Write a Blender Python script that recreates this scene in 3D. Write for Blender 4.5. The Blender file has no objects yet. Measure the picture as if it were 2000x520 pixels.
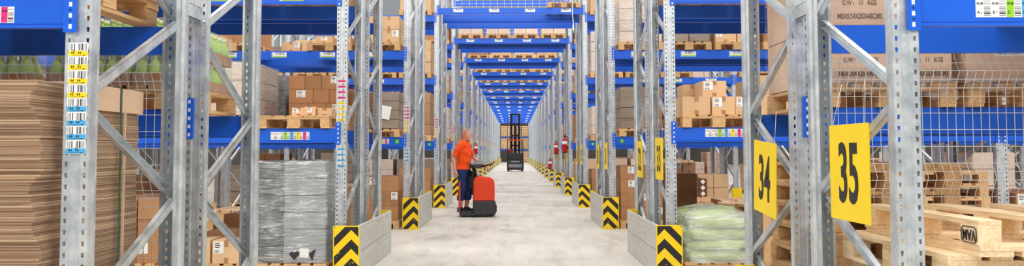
import bpy, bmesh, math, random
from mathutils import Vector, Matrix, Euler
R = random.Random(7)
SC = bpy.context.scene
COL = SC.collection
PI = math.pi

# ------------------------------------------------------------------ colours and materials
def lin(c):
    c = c / 255.0
    return c / 12.92 if c <= 0.04045 else ((c + 0.055) / 1.055) ** 2.4
def rgb(r, g, b): return (lin(r), lin(g), lin(b), 1.0)

class NT:
    """small wrapper for node trees"""
    def __init__(self, name):
        self.m = bpy.data.materials.new(name); self.m.use_nodes = True
        self.t = self.m.node_tree; self.t.nodes.clear()
        self.out = self.n('ShaderNodeOutputMaterial')
    def n(self, typ, **kw):
        nd = self.t.nodes.new(typ)
        for k, v in kw.items(): setattr(nd, k, v)
        return nd
    def l(self, a, b): self.t.links.new(a, b)
    def setin(self, nd, k, v):
        if hasattr(v, 'is_output') or isinstance(v, bpy.types.NodeSocket): self.l(v, nd.inputs[k])
        else: nd.inputs[k].default_value = v
    def math(self, op, a, b=None, c=None):
        nd = self.n('ShaderNodeMath', operation=op)
        for i, v in enumerate((a, b, c)):
            if v is not None: self.setin(nd, i, v)
        return nd.outputs[0]
    def coord(self, which='Object'): return self.n('ShaderNodeTexCoord').outputs[which]
    def xyz(self, v):
        s = self.n('ShaderNodeSeparateXYZ'); self.l(v, s.inputs[0]); return s.outputs
    def mapping(self, v, scale=(1,1,1), rot=(0,0,0), loc=(0,0,0)):
        mp = self.n('ShaderNodeMapping'); self.l(v, mp.inputs[0])
        mp.inputs['Scale'].default_value = scale; mp.inputs['Rotation'].default_value = rot; mp.inputs['Location'].default_value = loc
        return mp.outputs[0]
    def noise(self, v, scale, detail=4, rough=0.55, dist=0.0):
        nd = self.n('ShaderNodeTexNoise'); self.l(v, nd.inputs['Vector'])
        nd.inputs['Scale'].default_value = scale; nd.inputs['Detail'].default_value = detail
        nd.inputs['Roughness'].default_value = rough; nd.inputs['Distortion'].default_value = dist
        return nd.outputs[0]
    def ramp(self, f, stops):
        r = self.n('ShaderNodeValToRGB'); self.l(f, r.inputs[0])
        e = r.color_ramp.elements
        while len(e) < len(stops): e.new(0.5)
        for q, (p, c) in zip(e, stops):
            q.position = p; q.color = c if len(c) == 4 else (*c, 1)
        return r.outputs[0]
    def mix(self, f, a, b, mode='MIX'):
        nd = self.n('ShaderNodeMix', data_type='RGBA', blend_type=mode)
        self.setin(nd, 0, f); self.setin(nd, 6, a); self.setin(nd, 7, b)
        return nd.outputs[2]
    def bsdf(self, col, rough=0.6, metal=0.0, bump=None, bstr=0.2, bdist=0.01, spec=None, **kw):
        p = self.n('ShaderNodeBsdfPrincipled')
        self.setin(p, 'Base Color', col); self.setin(p, 'Roughness', rough); self.setin(p, 'Metallic', metal)
        if spec is not None: p.inputs['Specular IOR Level'].default_value = spec
        for k, v in kw.items(): p.inputs[k].default_value = v
        if bump is not None:
            b = self.n('ShaderNodeBump'); b.inputs['Strength'].default_value = bstr; b.inputs['Distance'].default_value = bdist
            self.l(bump, b.inputs['Height']); self.l(b.outputs[0], p.inputs['Normal'])
        self.l(p.outputs[0], self.out.inputs[0])
        return p

def simple(name, c, rough=0.5, metal=0.0, var=0.10, scale=12, bump=0.0, rnd=0.0, spec=None):
    N = NT(name); v = N.coord()
    f = N.noise(v, scale, 4)
    lo = tuple(x * (1 - var) for x in c[:3]) + (1,); hi = tuple(min(1, x * (1 + var)) for x in c[:3]) + (1,)
    col = N.ramp(f, [(0.3, lo), (0.7, hi)])
    if rnd:
        oi = N.n('ShaderNodeObjectInfo').outputs['Random']
        k = N.math('MULTIPLY_ADD', oi, 2 * rnd, 1 - rnd)
        cc = N.n('ShaderNodeCombineColor')
        for i in range(3): N.l(k, cc.inputs[i])
        col = N.mix(1.0, col, cc.outputs[0], 'MULTIPLY')
    N.bsdf(col, rough, metal, f if bump else None, bump, spec=spec)
    return N.m

M = {}
# galvanised steel: mottled zinc
def galv():
    N = NT('galvanised_steel'); v = N.coord()
    a = N.noise(v, 9, 3); b = N.noise(N.mapping(v, (1, 1, .7)), 60, 2)
    f = N.math('ADD', N.math('MULTIPLY', a, .6), N.math('MULTIPLY', b, .4))
    col = N.ramp(f, [(0.32, rgb(186, 196, 204)), (0.5, rgb(210, 217, 222)), (0.7, rgb(232, 236, 238))])
    r = N.ramp(a, [(0.3, (.34, .34, .34)), (0.7, (.55, .55, .55))])
    N.bsdf(col, r, 0.75, b, .04)
    return N.m
M['galv'] = galv()
M['blue'] = simple('blue_rack_paint', rgb(24, 98, 222), .34, 0, .05, 3, spec=.5)
M['wire'] = simple('zinc_wire', rgb(236, 238, 238), .4, .1, .05)
M['yellow'] = simple('yellow_paint', rgb(253, 216, 20), .45, 0, .05, 4)
M['black'] = simple('black_print', rgb(28, 28, 28), .5, 0, .05)
M['white'] = simple('white_paper', rgb(243, 243, 240), .6, 0, .02)
M['pink'] = simple('magenta_label', rgb(226, 40, 130), .5, 0, .02)
M['lblue'] = simple('light_blue_label', rgb(72, 170, 226), .5, 0, .02)
M['lgreen'] = simple('lime_label', rgb(150, 212, 40), .5, 0, .02)
M['green'] = simple('green_sign', rgb(30, 150, 80), .45, 0, .03)
M['strap'] = simple('green_strap', rgb(52, 92, 66), .4, 0, .1)
M['red'] = simple('extinguisher_red', rgb(190, 16, 22), .3, 0, .04)
M['rubber'] = simple('black_rubber', rgb(30, 30, 32), .7, 0, .1)
M['dark'] = simple('charcoal_plastic', rgb(52, 53, 56), .45, 0, .08)
M['grey'] = simple('grey_plastic', rgb(150, 155, 162), .4, 0, .05)
M['orange'] = simple('orange_red_truck_paint', rgb(238, 66, 22), .35, 0, .04, 3)
M['shirt'] = simple('orange_cotton', rgb(255, 84, 12), .85, 0, .06, 8, .1)
M['navy'] = simple('navy_work_cloth', rgb(30, 50, 98), .9, 0, .12, 9, .15)
M['skin'] = simple('skin', rgb(222, 150, 118), .55, 0, .06, 10)
M['hair'] = simple('short_fair_hair', rgb(176, 128, 100), .8, 0, .15, 40)
M['wall'] = simple('wall_panel_grey', rgb(88, 82, 76), .8, 0, .04, 1)

def wood(name, c1, c2, rnd=.16):
    N = NT(name); v = N.coord()
    g = N.noise(N.mapping(v, (28, 1.6, 28)), 2.2, 5, .6, .6)
    k = N.noise(v, 5, 3)
    col = N.ramp(g, [(0.25, c1), (0.62, c2)])
    col = N.mix(N.math('MULTIPLY', k, .35), col, c1)
    oi = N.n('ShaderNodeObjectInfo').outputs['Random']
    kk = N.math('MULTIPLY_ADD', oi, 2 * rnd, 1 - rnd)
    cc = N.n('ShaderNodeCombineColor')
    for i in range(3): N.l(kk, cc.inputs[i])
    col = N.mix(1.0, col, cc.outputs[0], 'MULTIPLY')
    N.bsdf(col, .75, 0, g, .15)
    return N.m
M['wood'] = wood('pallet_pine', rgb(180, 128, 78), rgb(234, 196, 144))
M['woodraw'] = wood('fresh_pallet_pine', rgb(218, 178, 128), rgb(253, 232, 196), .05)

def card(name, c, rnd=.1):
    N = NT(name); v = N.coord()
    a = N.noise(v, 3, 4); b = N.noise(N.mapping(v, (1, 1, 40)), 8, 2)
    f = N.math('ADD', N.math('MULTIPLY', a, .6), N.math('MULTIPLY', b, .4))
    lo = tuple(x * .86 for x in c[:3]) + (1,); hi = tuple(min(1, x * 1.12) for x in c[:3]) + (1,)
    col = N.ramp(f, [(0.3, lo), (0.7, hi)])
    oi = N.n('ShaderNodeObjectInfo').outputs['Random']
    kk = N.math('MULTIPLY_ADD', oi, 2 * rnd, 1 - rnd)
    cc = N.n('ShaderNodeCombineColor')
    for i in range(3): N.l(kk, cc.inputs[i])
    col = N.mix(1.0, col, cc.outputs[0], 'MULTIPLY')
    N.bsdf(col, .8, 0, a, .08)
    return N.m
M['kraft'] = card('kraft_cardboard', rgb(178, 128, 86))
M['light'] = card('light_kraft_cardboard', rgb(222, 184, 142))
M['darkbrown'] = card('dark_brown_cardboard', rgb(112, 72, 44))
M['pale'] = card('pale_cardboard', rgb(226, 204, 188))
M['rose'] = card('rosy_kraft_cardboard', rgb(220, 186, 162), .03)
M['greybrown'] = card('grey_brown_cardboard', rgb(150, 132, 116))
M['silver'] = card('grey_tub_plastic', rgb(150, 156, 160), .05)
M['tubdark'] = card('grey_green_tub_plastic', rgb(74, 84, 78), .05)
M['tape'] = simple('brown_tape', rgb(178, 134, 92), .3, 0, .05)
M['print'] = simple('faded_box_print', rgb(112, 84, 68), .8, 0, .02)
M['sheetedge'] = card('corrugated_sheet_edge', rgb(184, 150, 116), .02)
M['coverlid'] = card('beige_cover_board', rgb(222, 188, 158), .02)

def corrugated():
    N = NT('corrugated_edges'); v = N.coord()
    z = N.xyz(v)[2]
    wn = N.n('ShaderNodeTexWhiteNoise', noise_dimensions='1D')
    wob = N.noise(v, 4, 3)
    zz = N.math('MULTIPLY_ADD', wob, .012, z)
    N.l(N.math('FLOOR', N.math('MULTIPLY', zz, 150.0)), wn.inputs['W'])
    fr = N.math('FRACT', N.math('MULTIPLY', zz, 150.0))
    gap = N.math('LESS_THAN', fr, .26)
    col = N.ramp(wn.outputs[0], [(0.0, rgb(156, 126, 102)), (.6, rgb(190, 158, 130)), (1.0, rgb(224, 194, 162))])
    col = N.mix(N.math('MULTIPLY', gap, .75), col, rgb(112, 84, 62))
    N.bsdf(col, .85, 0, fr, .35, .006)
    return N.m
M['corr'] = corrugated()

def barcode(name, axis):
    N = NT(name); v = N.coord()
    s = N.xyz(v)[axis]
    wn = N.n('ShaderNodeTexWhiteNoise', noise_dimensions='1D')
    N.l(N.math('FLOOR', N.math('MULTIPLY', s, 420.0)), wn.inputs['W'])
    f = N.math('GREATER_THAN', wn.outputs[0], .55)
    N.bsdf(N.mix(f, rgb(240, 240, 240), rgb(60, 60, 64)), .6)
    return N.m
M['bar'] = barcode('barcode_print', 0)
M['barz'] = barcode('barcode_print_lying', 2)

def chevron(name, apex):
    """black and yellow chevrons pointing up, apex at local x = apex"""
    N = NT(name); v = N.coord(); o = N.xyz(v)
    d = N.math('ABSOLUTE', N.math('SUBTRACT', o[0], apex))
    t = N.math('DIVIDE', N.math('ADD', N.math('ADD', o[2], d), .095), .205)
    f = N.math('LESS_THAN', N.math('FRACT', t), .5)
    wear = N.noise(v, 16, 5, .7)
    low = N.math('LESS_THAN', o[2], .3)
    w = N.math('MULTIPLY', N.math('GREATER_THAN', wear, .62), low)
    f = N.math('MULTIPLY', f, N.math('SUBTRACT', 1.0, w))
    # thin yellow border
    bx = N.math('LESS_THAN', N.math('ABSOLUTE', o[0]), .133)
    bz = N.math('LESS_THAN', N.math('ABSOLUTE', N.math('SUBTRACT', o[2], .282)), .272)
    f = N.math('MULTIPLY', f, N.math('MULTIPLY', bx, bz))
    N.bsdf(N.mix(f, rgb(253, 214, 14), rgb(34, 32, 30)), .5, 0, wear, .05)
    return N.m
M['chevL'] = chevron('hazard_chevrons', .055)
M['chevR'] = chevron('hazard_chevrons_mirrored', -.055)

def concrete():
    N = NT('power_floated_concrete'); v = N.coord()
    a = N.noise(v, .55, 6, .6); b = N.noise(N.mapping(v, (1, .22, 1)), 3.0, 6, .65, .8); c = N.noise(v, 60, 2)
    f = N.math('ADD', N.math('ADD', N.math('MULTIPLY', a, .45), N.math('MULTIPLY', b, .45)), N.math('MULTIPLY', c, .1))
    col = N.ramp(f, [(0.32, rgb(160, 150, 138)), (0.47, rgb(206, 200, 190)), (0.66, rgb(230, 225, 217))])
    # tyre scuffs: thin dark streaks
    s = N.noise(N.mapping(v, (5, .5, 1), (0, 0, .5)), 2.2, 8, .7, 2.0)
    sc = N.ramp(s, [(.57, (0, 0, 0)), (.70, (1, 1, 1))])
    col = N.mix(N.math('MULTIPLY', sc, .5), col, rgb(120, 112, 104))
    # poured slab joints
    o = N.xyz(v)
    j = N.math('LESS_THAN', N.math('FRACT', N.math('DIVIDE', N.math('SUBTRACT', o[1], 2.5), 5.87)), .003)
    col = N.mix(N.math('MULTIPLY', j, .4), col, rgb(100, 95, 90))
    N.bsdf(col, .48, 0, c, .03, spec=.4)
    return N.m
M['floor'] = concrete()

def film(name, tint, lo, hi, seed=0.0, rot=.5):
    N = NT(name); v = N.coord()
    a = N.noise(N.mapping(v, (1.3, 1.3, 13), (.25, rot*1.5, .2), (seed, 0, 0)), 1.9, 8, .7, 1.6)
    b = N.noise(N.mapping(v, (1.4, 1.4, 14), (-.3, -rot * 1.9, .1), (0, seed, 0)), 1.7, 8, .7, 1.4)
    h = N.noise(v, 5.0, 4, .6)
    f = N.math('ADD', N.math('MULTIPLY', N.math('MAXIMUM', a, b), .8), N.math('MULTIPLY', h, .2))
    al = N.ramp(f, [(.475, (lo,) * 3), (.56, (lo*.7+hi*.3,) * 3), (.64, (hi,) * 3)])
    p = N.n('ShaderNodeBsdfPrincipled')
    p.inputs['Base Color'].default_value = tint; p.inputs['Roughness'].default_value = .22
    bp = N.n('ShaderNodeBump'); bp.inputs['Strength'].default_value = .6; bp.inputs['Distance'].default_value = .03
    N.l(f, bp.inputs['Height']); N.l(bp.outputs[0], p.inputs['Normal'])
    t = N.n('ShaderNodeBsdfTransparent'); mx = N.n('ShaderNodeMixShader')
    N.l(al, mx.inputs[0]); N.l(t.outputs[0], mx.inputs[1]); N.l(p.outputs[0], mx.inputs[2])
    N.l(mx.outputs[0], N.out.inputs[0])
    return N.m
M['film'] = film('clear_stretch_film', rgb(246, 249, 249), .12, .92)
M['filmthin'] = film('thin_stretch_film', rgb(236, 236, 232), .02, .24, 3.0, .2)
M['filmgreen'] = film('milky_bag_film', rgb(244, 249, 238), .36, .88, 5.0, .3)
M['filmpack'] = film('shrink_film', rgb(250, 252, 246), .14, .42, 8.0, .2)
M['bottle'] = simple('lime_green_bottle', rgb(172, 214, 70), .3, 0, .12, 6)
M['cap'] = simple('pale_yellow_cap', rgb(236, 240, 170), .4, 0, .05)
M['leaf'] = simple('light_green_bag', rgb(196, 222, 120), .5, 0, .16, 5, .1, .16)

# ------------------------------------------------------------------ mesh building
class MB:
    def __init__(self): self.v = []; self.f = []; self.mi = []; self.sm = []
    def add(self, vs, fs, mi=0, smooth=False):
        o = len(self.v); self.v += [tuple(p) for p in vs]
        for f in fs: self.f.append(tuple(i + o for i in f)); self.mi.append(mi); self.sm.append(smooth)
        return self
    def box(self, x0, x1, y0, y1, z0, z1, mi=0, mat=None):
        vs = [(x0,y0,z0),(x1,y0,z0),(x1,y1,z0),(x0,y1,z0),(x0,y0,z1),(x1,y0,z1),(x1,y1,z1),(x0,y1,z1)]
        if mat is not None: vs = [mat @ Vector(p) for p in vs]
        return self.add(vs, [(0,3,2,1),(4,5,6,7),(0,1,5,4),(1,2,6,5),(2,3,7,6),(3,0,4,7)], mi)
    def cbox(self, x0, x1, y0, y1, z0, z1, c=.006, mi=0, mat=None):
        """box with chamfered edges"""
        bm = bmesh.new()
        r = bmesh.ops.create_cube(bm, size=1.0)
        for v in bm.verts:
            v.co = Vector(((x0+x1)/2 + v.co.x*(x1-x0), (y0+y1)/2 + v.co.y*(y1-y0), (z0+z1)/2 + v.co.z*(z1-z0)))
        bmesh.ops.bevel(bm, geom=bm.edges[:], offset=c, segments=2, affect='EDGES', profile=.6)
        bm.verts.index_update()
        vs = [v.co.copy() for v in bm.verts]; fs = [[v.index for v in f.verts] for f in bm.faces]
        bm.free()
        if mat is not None: vs = [mat @ p for p in vs]
        return self.add(vs, fs, mi)
    def quad(self, a, b, c, d, mi=0): return self.add([a, b, c, d], [(0,1,2,3)], mi)
    def prism(self, pts, y0, y1, mi=0, mat=None):
        """polygon in x,z pushed along y"""
        n = len(pts)
        vs = [(x, y0, z) for x, z in pts] + [(x, y1, z) for x, z in pts]
        if mat is not None: vs = [mat @ Vector(p) for p in vs]
        fs = [tuple(range(n)), tuple(range(2*n-1, n-1, -1))] + [(i, n+i, n+(i+1) % n, (i+1) % n) for i in range(n)]
        return self.add(vs, fs, mi)
    def tube(self, pts, r, seg=8, mi=0, smooth=True, caps=True):
        pts = [Vector(p) for p in pts]; n = len(pts)
        rs = r if isinstance(r, (list, tuple)) else [r] * n
        vs = []; up = None
        for i, p in enumerate(pts):
            t = (pts[min(i+1, n-1)] - pts[max(i-1, 0)]).normalized()
            if up is None: up = Vector((0,0,1)) if abs(t.z) < .9 else Vector((1,0,0))
            a = t.cross(up).normalized(); b = a.cross(t).normalized(); up = b
            for k in range(seg):
                w = 2*PI*k/seg; vs.append(p + a*math.cos(w)*rs[i] + b*math.sin(w)*rs[i])
        fs = []
        for i in range(n-1):
            for k in range(seg):
                k2 = (k+1) % seg; fs.append((i*seg+k, i*seg+k2, (i+1)*seg+k2, (i+1)*seg+k))
        self.add(vs, fs, mi, smooth)
        if caps:
            o = len(self.v) - len(vs)
            self.f.append(tuple(o+k for k in range(seg-1, -1, -1))); self.mi.append(mi); self.sm.append(False)
            self.f.append(tuple(o+(n-1)*seg+k for k in range(seg))); self.mi.append(mi); self.sm.append(False)
        return self
    def lathe(self, prof, seg=12, mi=0, c=(0,0,0), smooth=True, mis=None):
        vs = []; n = len(prof)
        for r, z in prof:
            for k in range(seg):
                w = 2*PI*k/seg; vs.append((c[0]+r*math.cos(w), c[1]+r*math.sin(w), c[2]+z))
        for i in range(n-1):
            self_m = mis[i] if mis else mi
            fs = []
            for k in range(seg):
                k2 = (k+1) % seg; fs.append((i*seg+k, i*seg+k2, (i+1)*seg+k2, (i+1)*seg+k))
            o = len(self.v)
            if i == 0: self.v += vs; base = o
            for f in fs: self.f.append(tuple(base+q for q in f)); self.mi.append(self_m); self.sm.append(smooth)
        self.f.append(tuple(base+k for k in range(seg-1, -1, -1))); self.mi.append(mis[0] if mis else mi); self.sm.append(False)
        self.f.append(tuple(base+(n-1)*seg+k for k in range(seg))); self.mi.append(mis[-1] if mis else mi); self.sm.append(False)
        return self
    def join(self, mesh, mat=None, mi=0):
        vs = [v.co.copy() for v in mesh.vertices]
        if mat is not None: vs = [mat @ p for p in vs]
        self.add(vs, [tuple(p.vertices) for p in mesh.polygons], mi)
        return self
    def mesh(self, name, mats):
        me = bpy.data.meshes.new(name); me.from_pydata(self.v, [], self.f)
        for m in (mats if isinstance(mats, (list, tuple)) else [mats]): me.materials.append(M[m] if isinstance(m, str) else m)
        me.polygons.foreach_set('material_index', self.mi)
        me.polygons.foreach_set('use_smooth', self.sm)
        me.update(); return me

def put(name, me, parent=None, loc=(0,0,0), rot=(0,0,0), scale=None, label=None):
    o = bpy.data.objects.new(name, me); COL.objects.link(o)
    o.location = loc; o.rotation_euler = rot
    if scale is not None: o.scale = scale
    if parent is not None: o.parent = parent
    if label: o['label'] = label
    return o
def tag(o, label, cat, group=None):
    o['label'] = label; o['category'] = cat
    if group: o['group'] = group
    return o
def thing(name, label, cat, loc=(0,0,0), rotz=0, group=None):
    o = bpy.data.objects.new(name, None); COL.objects.link(o); o.empty_display_size = .1
    o.location = loc; o.rotation_euler = (0, 0, rotz)
    return tag(o, label, cat, group)
def struct(name, me, loc=(0,0,0)):
    o = put(name, me, None, loc); o['kind'] = 'structure'; return o

_dg = None
def text_mesh(s, size, sx=1.0, bold=0.0, ext=.0006, mat='black', align='CENTER'):
    cu = bpy.data.curves.new('t', 'FONT'); cu.body = s; cu.size = size; cu.extrude = ext; cu.offset = bold
    cu.align_x = align; cu.align_y = 'CENTER'; cu.resolution_u = 5
    o = bpy.data.objects.new('t', cu); COL.objects.link(o)
    bpy.context.view_layer.update()
    dg = bpy.context.evaluated_depsgraph_get()
    me = bpy.data.meshes.new_from_object(o.evaluated_get(dg))
    bpy.data.objects.remove(o); bpy.data.curves.remove(cu)
    for v in me.vertices: v.co.x *= sx
    me.materials.clear(); me.materials.append(M[mat])
    return me
UPRIGHT_TEXT = (PI/2, 0, 0)          # reads for a viewer looking along +y

ORD = ['', 'first','second','third','fourth','fifth','sixth','seventh','eighth','ninth','tenth','eleventh','twelfth','thirteenth','fourteenth','fifteenth','sixteenth','seventeenth','eighteenth','nineteenth']
SIDE = {'L': 'barcode-sticker side', 'R': 'number-sign side'}

# ------------------------------------------------------------------ layout of the hall (metres, y runs down the tunnel)
PITCH, Y1, NROW = 5.87, 3.85, 18
DEP, GAP = 1.13, 0.30
def row_y(n): return Y1 + PITCH * (n - 1)
UPW = 0.12
XL, XR = -1.944, 1.740               # tunnel uprights (centres)
BAY = 3.695
def up_x(side, k):                   # k = 1 at the tunnel, 2 one bay out ...
    return XL - BAY * (k - 1) if side == 'L' else XR + BAY * (k - 1)
LV = {1: 1.64, 2: 3.20, 3: 4.77}
BEAM_H = 0.16
# ------------------------------------------------------------------ building shell
mb = MB(); mb.box(-22, 22, -3, 116, -.2, 0); struct('floor', mb.mesh('floor', 'floor'))
mb = MB(); mb.box(-22, 22, 115.6, 115.9, 0, 10); struct('wall_back', mb.mesh('wall_back', 'wall'))
mb = MB(); mb.box(-22.3, -22, -3, 116, 0, 10); struct('wall_left', mb.mesh('wall_left', 'wall'))
mb = MB(); mb.box(22, 22.3, -3, 116, 0, 10); struct('wall_right', mb.mesh('wall_right', 'wall'))

# ------------------------------------------------------------------ rack frames
def upright_mesh(h, name):
    """perforated rack post: face towards -y at y=0, two slotted strips either side of a groove, webs, lips"""
    P = .05; n = int(h / P); T = .0022
    mb = MB()
    def strip(pts):                                       # plain folded strip, polyline in x,y
        vs = []; fs = []
        for x, y in pts: vs += [(x, y, 0), (x, y, h)]
        for i in range(len(pts)-1): fs.append((2*i, 2*i+2, 2*i+3, 2*i+1))
        mb.add(vs, fs)
    for s in (-1, 1):
        # slotted face strip from x=.024 to .058
        xa, xb, hc = .022, .058, .041
        for k in range(n):
            z0 = k * P; za = z0 + .015; zb = z0 + .036
            row = [(xa, z0), (hc-.005, z0), (hc+.005, z0), (xb, z0),
                   (xa, za), (hc-.0045, za), (hc+.0045, za), (xb, za),
                   (xa, zb), (hc-.0068, zb), (hc+.0068, zb), (xb, zb),
                   (xa, z0+P), (hc-.005, z0+P), (hc+.005, z0+P), (xb, z0+P)]
            fs = [(0,1,5,4),(1,2,6,5),(2,3,7,6),(4,5,9,8),(6,7,11,10),(8,9,13,12),(9,10,14,13),(10,11,15,14)]
            if s < 0: fs = [f[::-1] for f in fs]
            mb.add([(s*x, 0, z) for x, z in row], fs)
        strip([(s*.022, 0), (s*.018, .007)][::(1 if s < 0 else -1)][::-1] if False else [(s*.022, 0), (s*.018, .007)])
        strip([(s*.058, 0), (s*.060, .003), (s*.060, .050), (s*.046, .062), (s*.046, .098), (s*.030, .102)])
    strip([(-.018, .007), (.018, .007)])
    me = mb.mesh('tmp', 'galv')
    bm = bmesh.new(); bm.from_mesh(me)
    bmesh.ops.remove_doubles(bm, verts=bm.verts, dist=1e-5)
    bmesh.ops.recalc_face_normals(bm, faces=bm.faces)
    bm.to_mesh(me); bm.free()
    o = bpy.data.objects.new('tmp', me); COL.objects.link(o)
    md = o.modifiers.new('s', 'SOLIDIFY'); md.thickness = T; md.offset = 0
    bpy.context.view_layer.update()
    out = bpy.data.meshes.new_from_object(o.evaluated_get(bpy.context.evaluated_depsgraph_get()))
    bpy.data.objects.remove(o); out.name = name
    return out

def brace_mb(z0, z1, flip, mb=None):
    """C-channel brace from the post at y~.06 (height z0) to the post at y~DEP-.06 (height z1)"""
    mb = mb or MB()
    a = Vector((0, .070, z0)); b = Vector((0, DEP - .070, z1))
    d = b - a; L = d.length; ang = math.atan2(d.z, d.y)
    mat = Matrix.Translation(a) @ Matrix.Rotation(ang, 4, 'X')
    w, t, x0 = .023, .003, .0
    s = 1 if flip else -1
    mb.box(min(0, s*.030), max(0, s*.030), 0, L, w - t, w, 0, mat)
    mb.box(min(0, s*.030), max(0, s*.030), 0, L, -w, -w + t, 0, mat)
    mb.box(min(s*.027, s*.030), max(s*.027, s*.030), 0, L, -w, w, 0, mat)
    return mb
def brace_list(h):
    out = []; z = .1; up = False
    # aisle-face nodes at .6, 1.6, ...; inner nodes at .1, 1.1, ...
    k = 0
    while True:
        zi, zo = .1 + k, .6 + k
        if zo > h - .1: break
        out.append((zo - .0, zi + .06, False))             # front (aisle) zo -> rear zi
        if zi + 1 < h - .05: out.append((zo + .05, zi + 1.0, True))
        k += 1
    return out
H_LOW, H_HIGH = 5.3, 6.6
UPM = {h: upright_mesh(h, 'rack_post') for h in (H_LOW, H_HIGH)}
mb = MB(); mb.box(-.075, .075, -.03, .13, 0, .006); mb.box(-.062, .062, -.006, -.003, .006, .09); mb.box(-.066, -.062, -.006, .06, .006, .09); mb.box(.062, .066, -.006, .06, .006, .09)
for sx in (-1, 1):
    mb.lathe([(.011, .006), (.011, .018), (.006, .018), (.006, .032)], 6, 0, (sx*.05, .115, 0), False)
FOOT = mb.mesh('foot_plate', 'galv')
BRM = {}
def brace_mesh(z0, z1, f):
    k = (round(z0, 3), round(z1, 3), f)
    if k not in BRM: BRM[k] = brace_mb(z0, z1, f).mesh('diagonal_brace', 'galv')
    return BRM[k]
def whole_frame(h):
    mb = MB(); mb.join(UPM[h]); mb.join(FOOT)
    r = Matrix.Translation((0, DEP, 0)) @ Matrix.Rotation(PI, 4, 'Z')
    mb.join(UPM[h], r); mb.join(FOOT, r)
    for b in brace_list(h): brace_mb(*b, mb)
    return mb.mesh('rack_upright', 'galv')
WHOLE = {h: whole_frame(h) for h in (H_LOW, H_HIGH)}

def label_strip(kinds, far=False):
    """stack of location stickers, z down from 0; kinds = colour names; returns mesh centred on x=0 facing -y"""
    mb = MB(); u = .062 ; mats = ['white', 'bar', 'pink', 'yellow', 'lblue', 'black']
    for i, k in enumerate(kinds):
        z = -i * u
        mb.box(-.044, .044, -.0012, 0, z - u + .001, z, 0)
        mb.quad((-.038, -.0016, z-.035), (.038, -.0016, z-.035), (.038, -.0016, z-.004), (-.038, -.0016, z-.004), 1)
        mb.box(-.043, .043, -.0016, -.0008, z-u+.002, z-.037, mats.index(k))
        mb.box(-.025 + .02 * (i % 3), -.012 + .02 * (i % 3), -.0018, -.001, z-.037, z-.0345, 5)
        if not far:
            mb.box(-.028, .024, -.0019, -.001, z-.0565, z-.055, 5)      # long arrow
            mb.add([(.024,-.0019,z-.059), (.034,-.0019,z-.0557), (.024,-.0019,z-.0525)], [(0,1,2)], 5)
            for q in (-.03, -.022, 0, .008):
                mb.box(q, q+.005, -.0019, -.001, z-.050, z-.041, 5)
    return mb.mesh('location_labels', mats)
LS_ROW1 = label_strip(['yellow']*4 + ['lblue']*4)
LS_TOP = label_strip(['pink']*4 + ['yellow']*4)
LS_LOW = label_strip(['lblue']*4)

frames = {}
def rack_frame(row, side, k, ab):
    y = row_y(row); x = up_x(side, k)
    h = H_LOW if row <= 3 else H_HIGH
    if ab == 'A': loc, rz = (x, y, 0), 0
    else: loc, rz = (x, y + 2*DEP + GAP, 0), PI
    if k == 1: lab = f"perforated steel rack frame at tunnel edge, {ORD[row]} row, {SIDE[side]}, {'front' if ab=='A' else 'rear'} of pair"
    else: lab = f"perforated steel rack frame {['', '', 'one bay', 'two bays', 'three bays'][k]} off tunnel, {ORD[row]} row, {SIDE[side]}, {'front' if ab=='A' else 'rear'} of pair"
    if k == 1 and row <= 5:
        t = thing('rack_upright', lab, 'rack upright', loc, rz, 'upright frames of the pallet racking')
        p = put('post', UPM[h], t); put('foot_plate', FOOT, p)
        p = put('post', UPM[h], t, (0, DEP, 0), (0, 0, PI)); put('foot_plate', FOOT, p)
        for b in brace_list(h): put('diagonal_brace', brace_mesh(*b), t)
    else:
        t = put('rack_upright', WHOLE[h], None, loc, (0, 0, rz))
        tag(t, lab, 'rack upright', 'upright frames of the pallet racking')
    if side == 'L' and k == 1 and ab == 'A' and row <= 14:
        if row == 1: put('location_labels', LS_ROW1, t, (0, -.0012, 1.866), label='yellow then blue barcode location stickers')
        else:
            put('location_labels', LS_TOP, t, (0, -.0012, 2.217), label='pink then yellow barcode location stickers')
            put('location_labels', LS_LOW, t, (0, -.0012, 1.455), label='blue barcode location stickers')
    return t
for row in range(1, NROW + 1):
    for side in 'LR':
        for ab in 'AB':
            rack_frame(row, side, 1, ab)
for row in range(2, 8):
    for side in 'LR':
        for ab in 'AB': rack_frame(row, side, 2, ab)
for row in range(3, 8):
    for side in 'LR': rack_frame(row, side, 3, 'A')
for row in (4, 5, 6): rack_frame(row, 'R', 4, 'A')
# spacers tying the two frames of a pair together
mb = MB(); mb.box(-.02, .02, 0, GAP, 0, .003); mb.box(-.02, .02, 0, GAP, .077, .08); mb.box(-.02, -.017, 0, GAP, 0, .08); mb.box(.017, .02, 0, GAP, 0, .08)
mb.box(-.035, .035, -.001, .003, -.01, .09); mb.box(-.035, .035, GAP-.003, GAP+.001, -.01, .09)
SPC = mb.mesh('row_spacer', 'galv')
for row in range(1, 5):
    for side in 'LR':
        for zz, w in ((2.18, 'lower'), (4.6, 'upper')):
            if row < 4 and zz > 3 and row < 3: continue
            o = put('row_spacer', SPC, None, (up_x(side, 1), row_y(row) + DEP, zz))
            tag(o, f"short steel spacer joining both rack frames, {ORD[row]} row, {SIDE[side]}, {w} one", 'rack spacer', 'row spacers')

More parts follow.
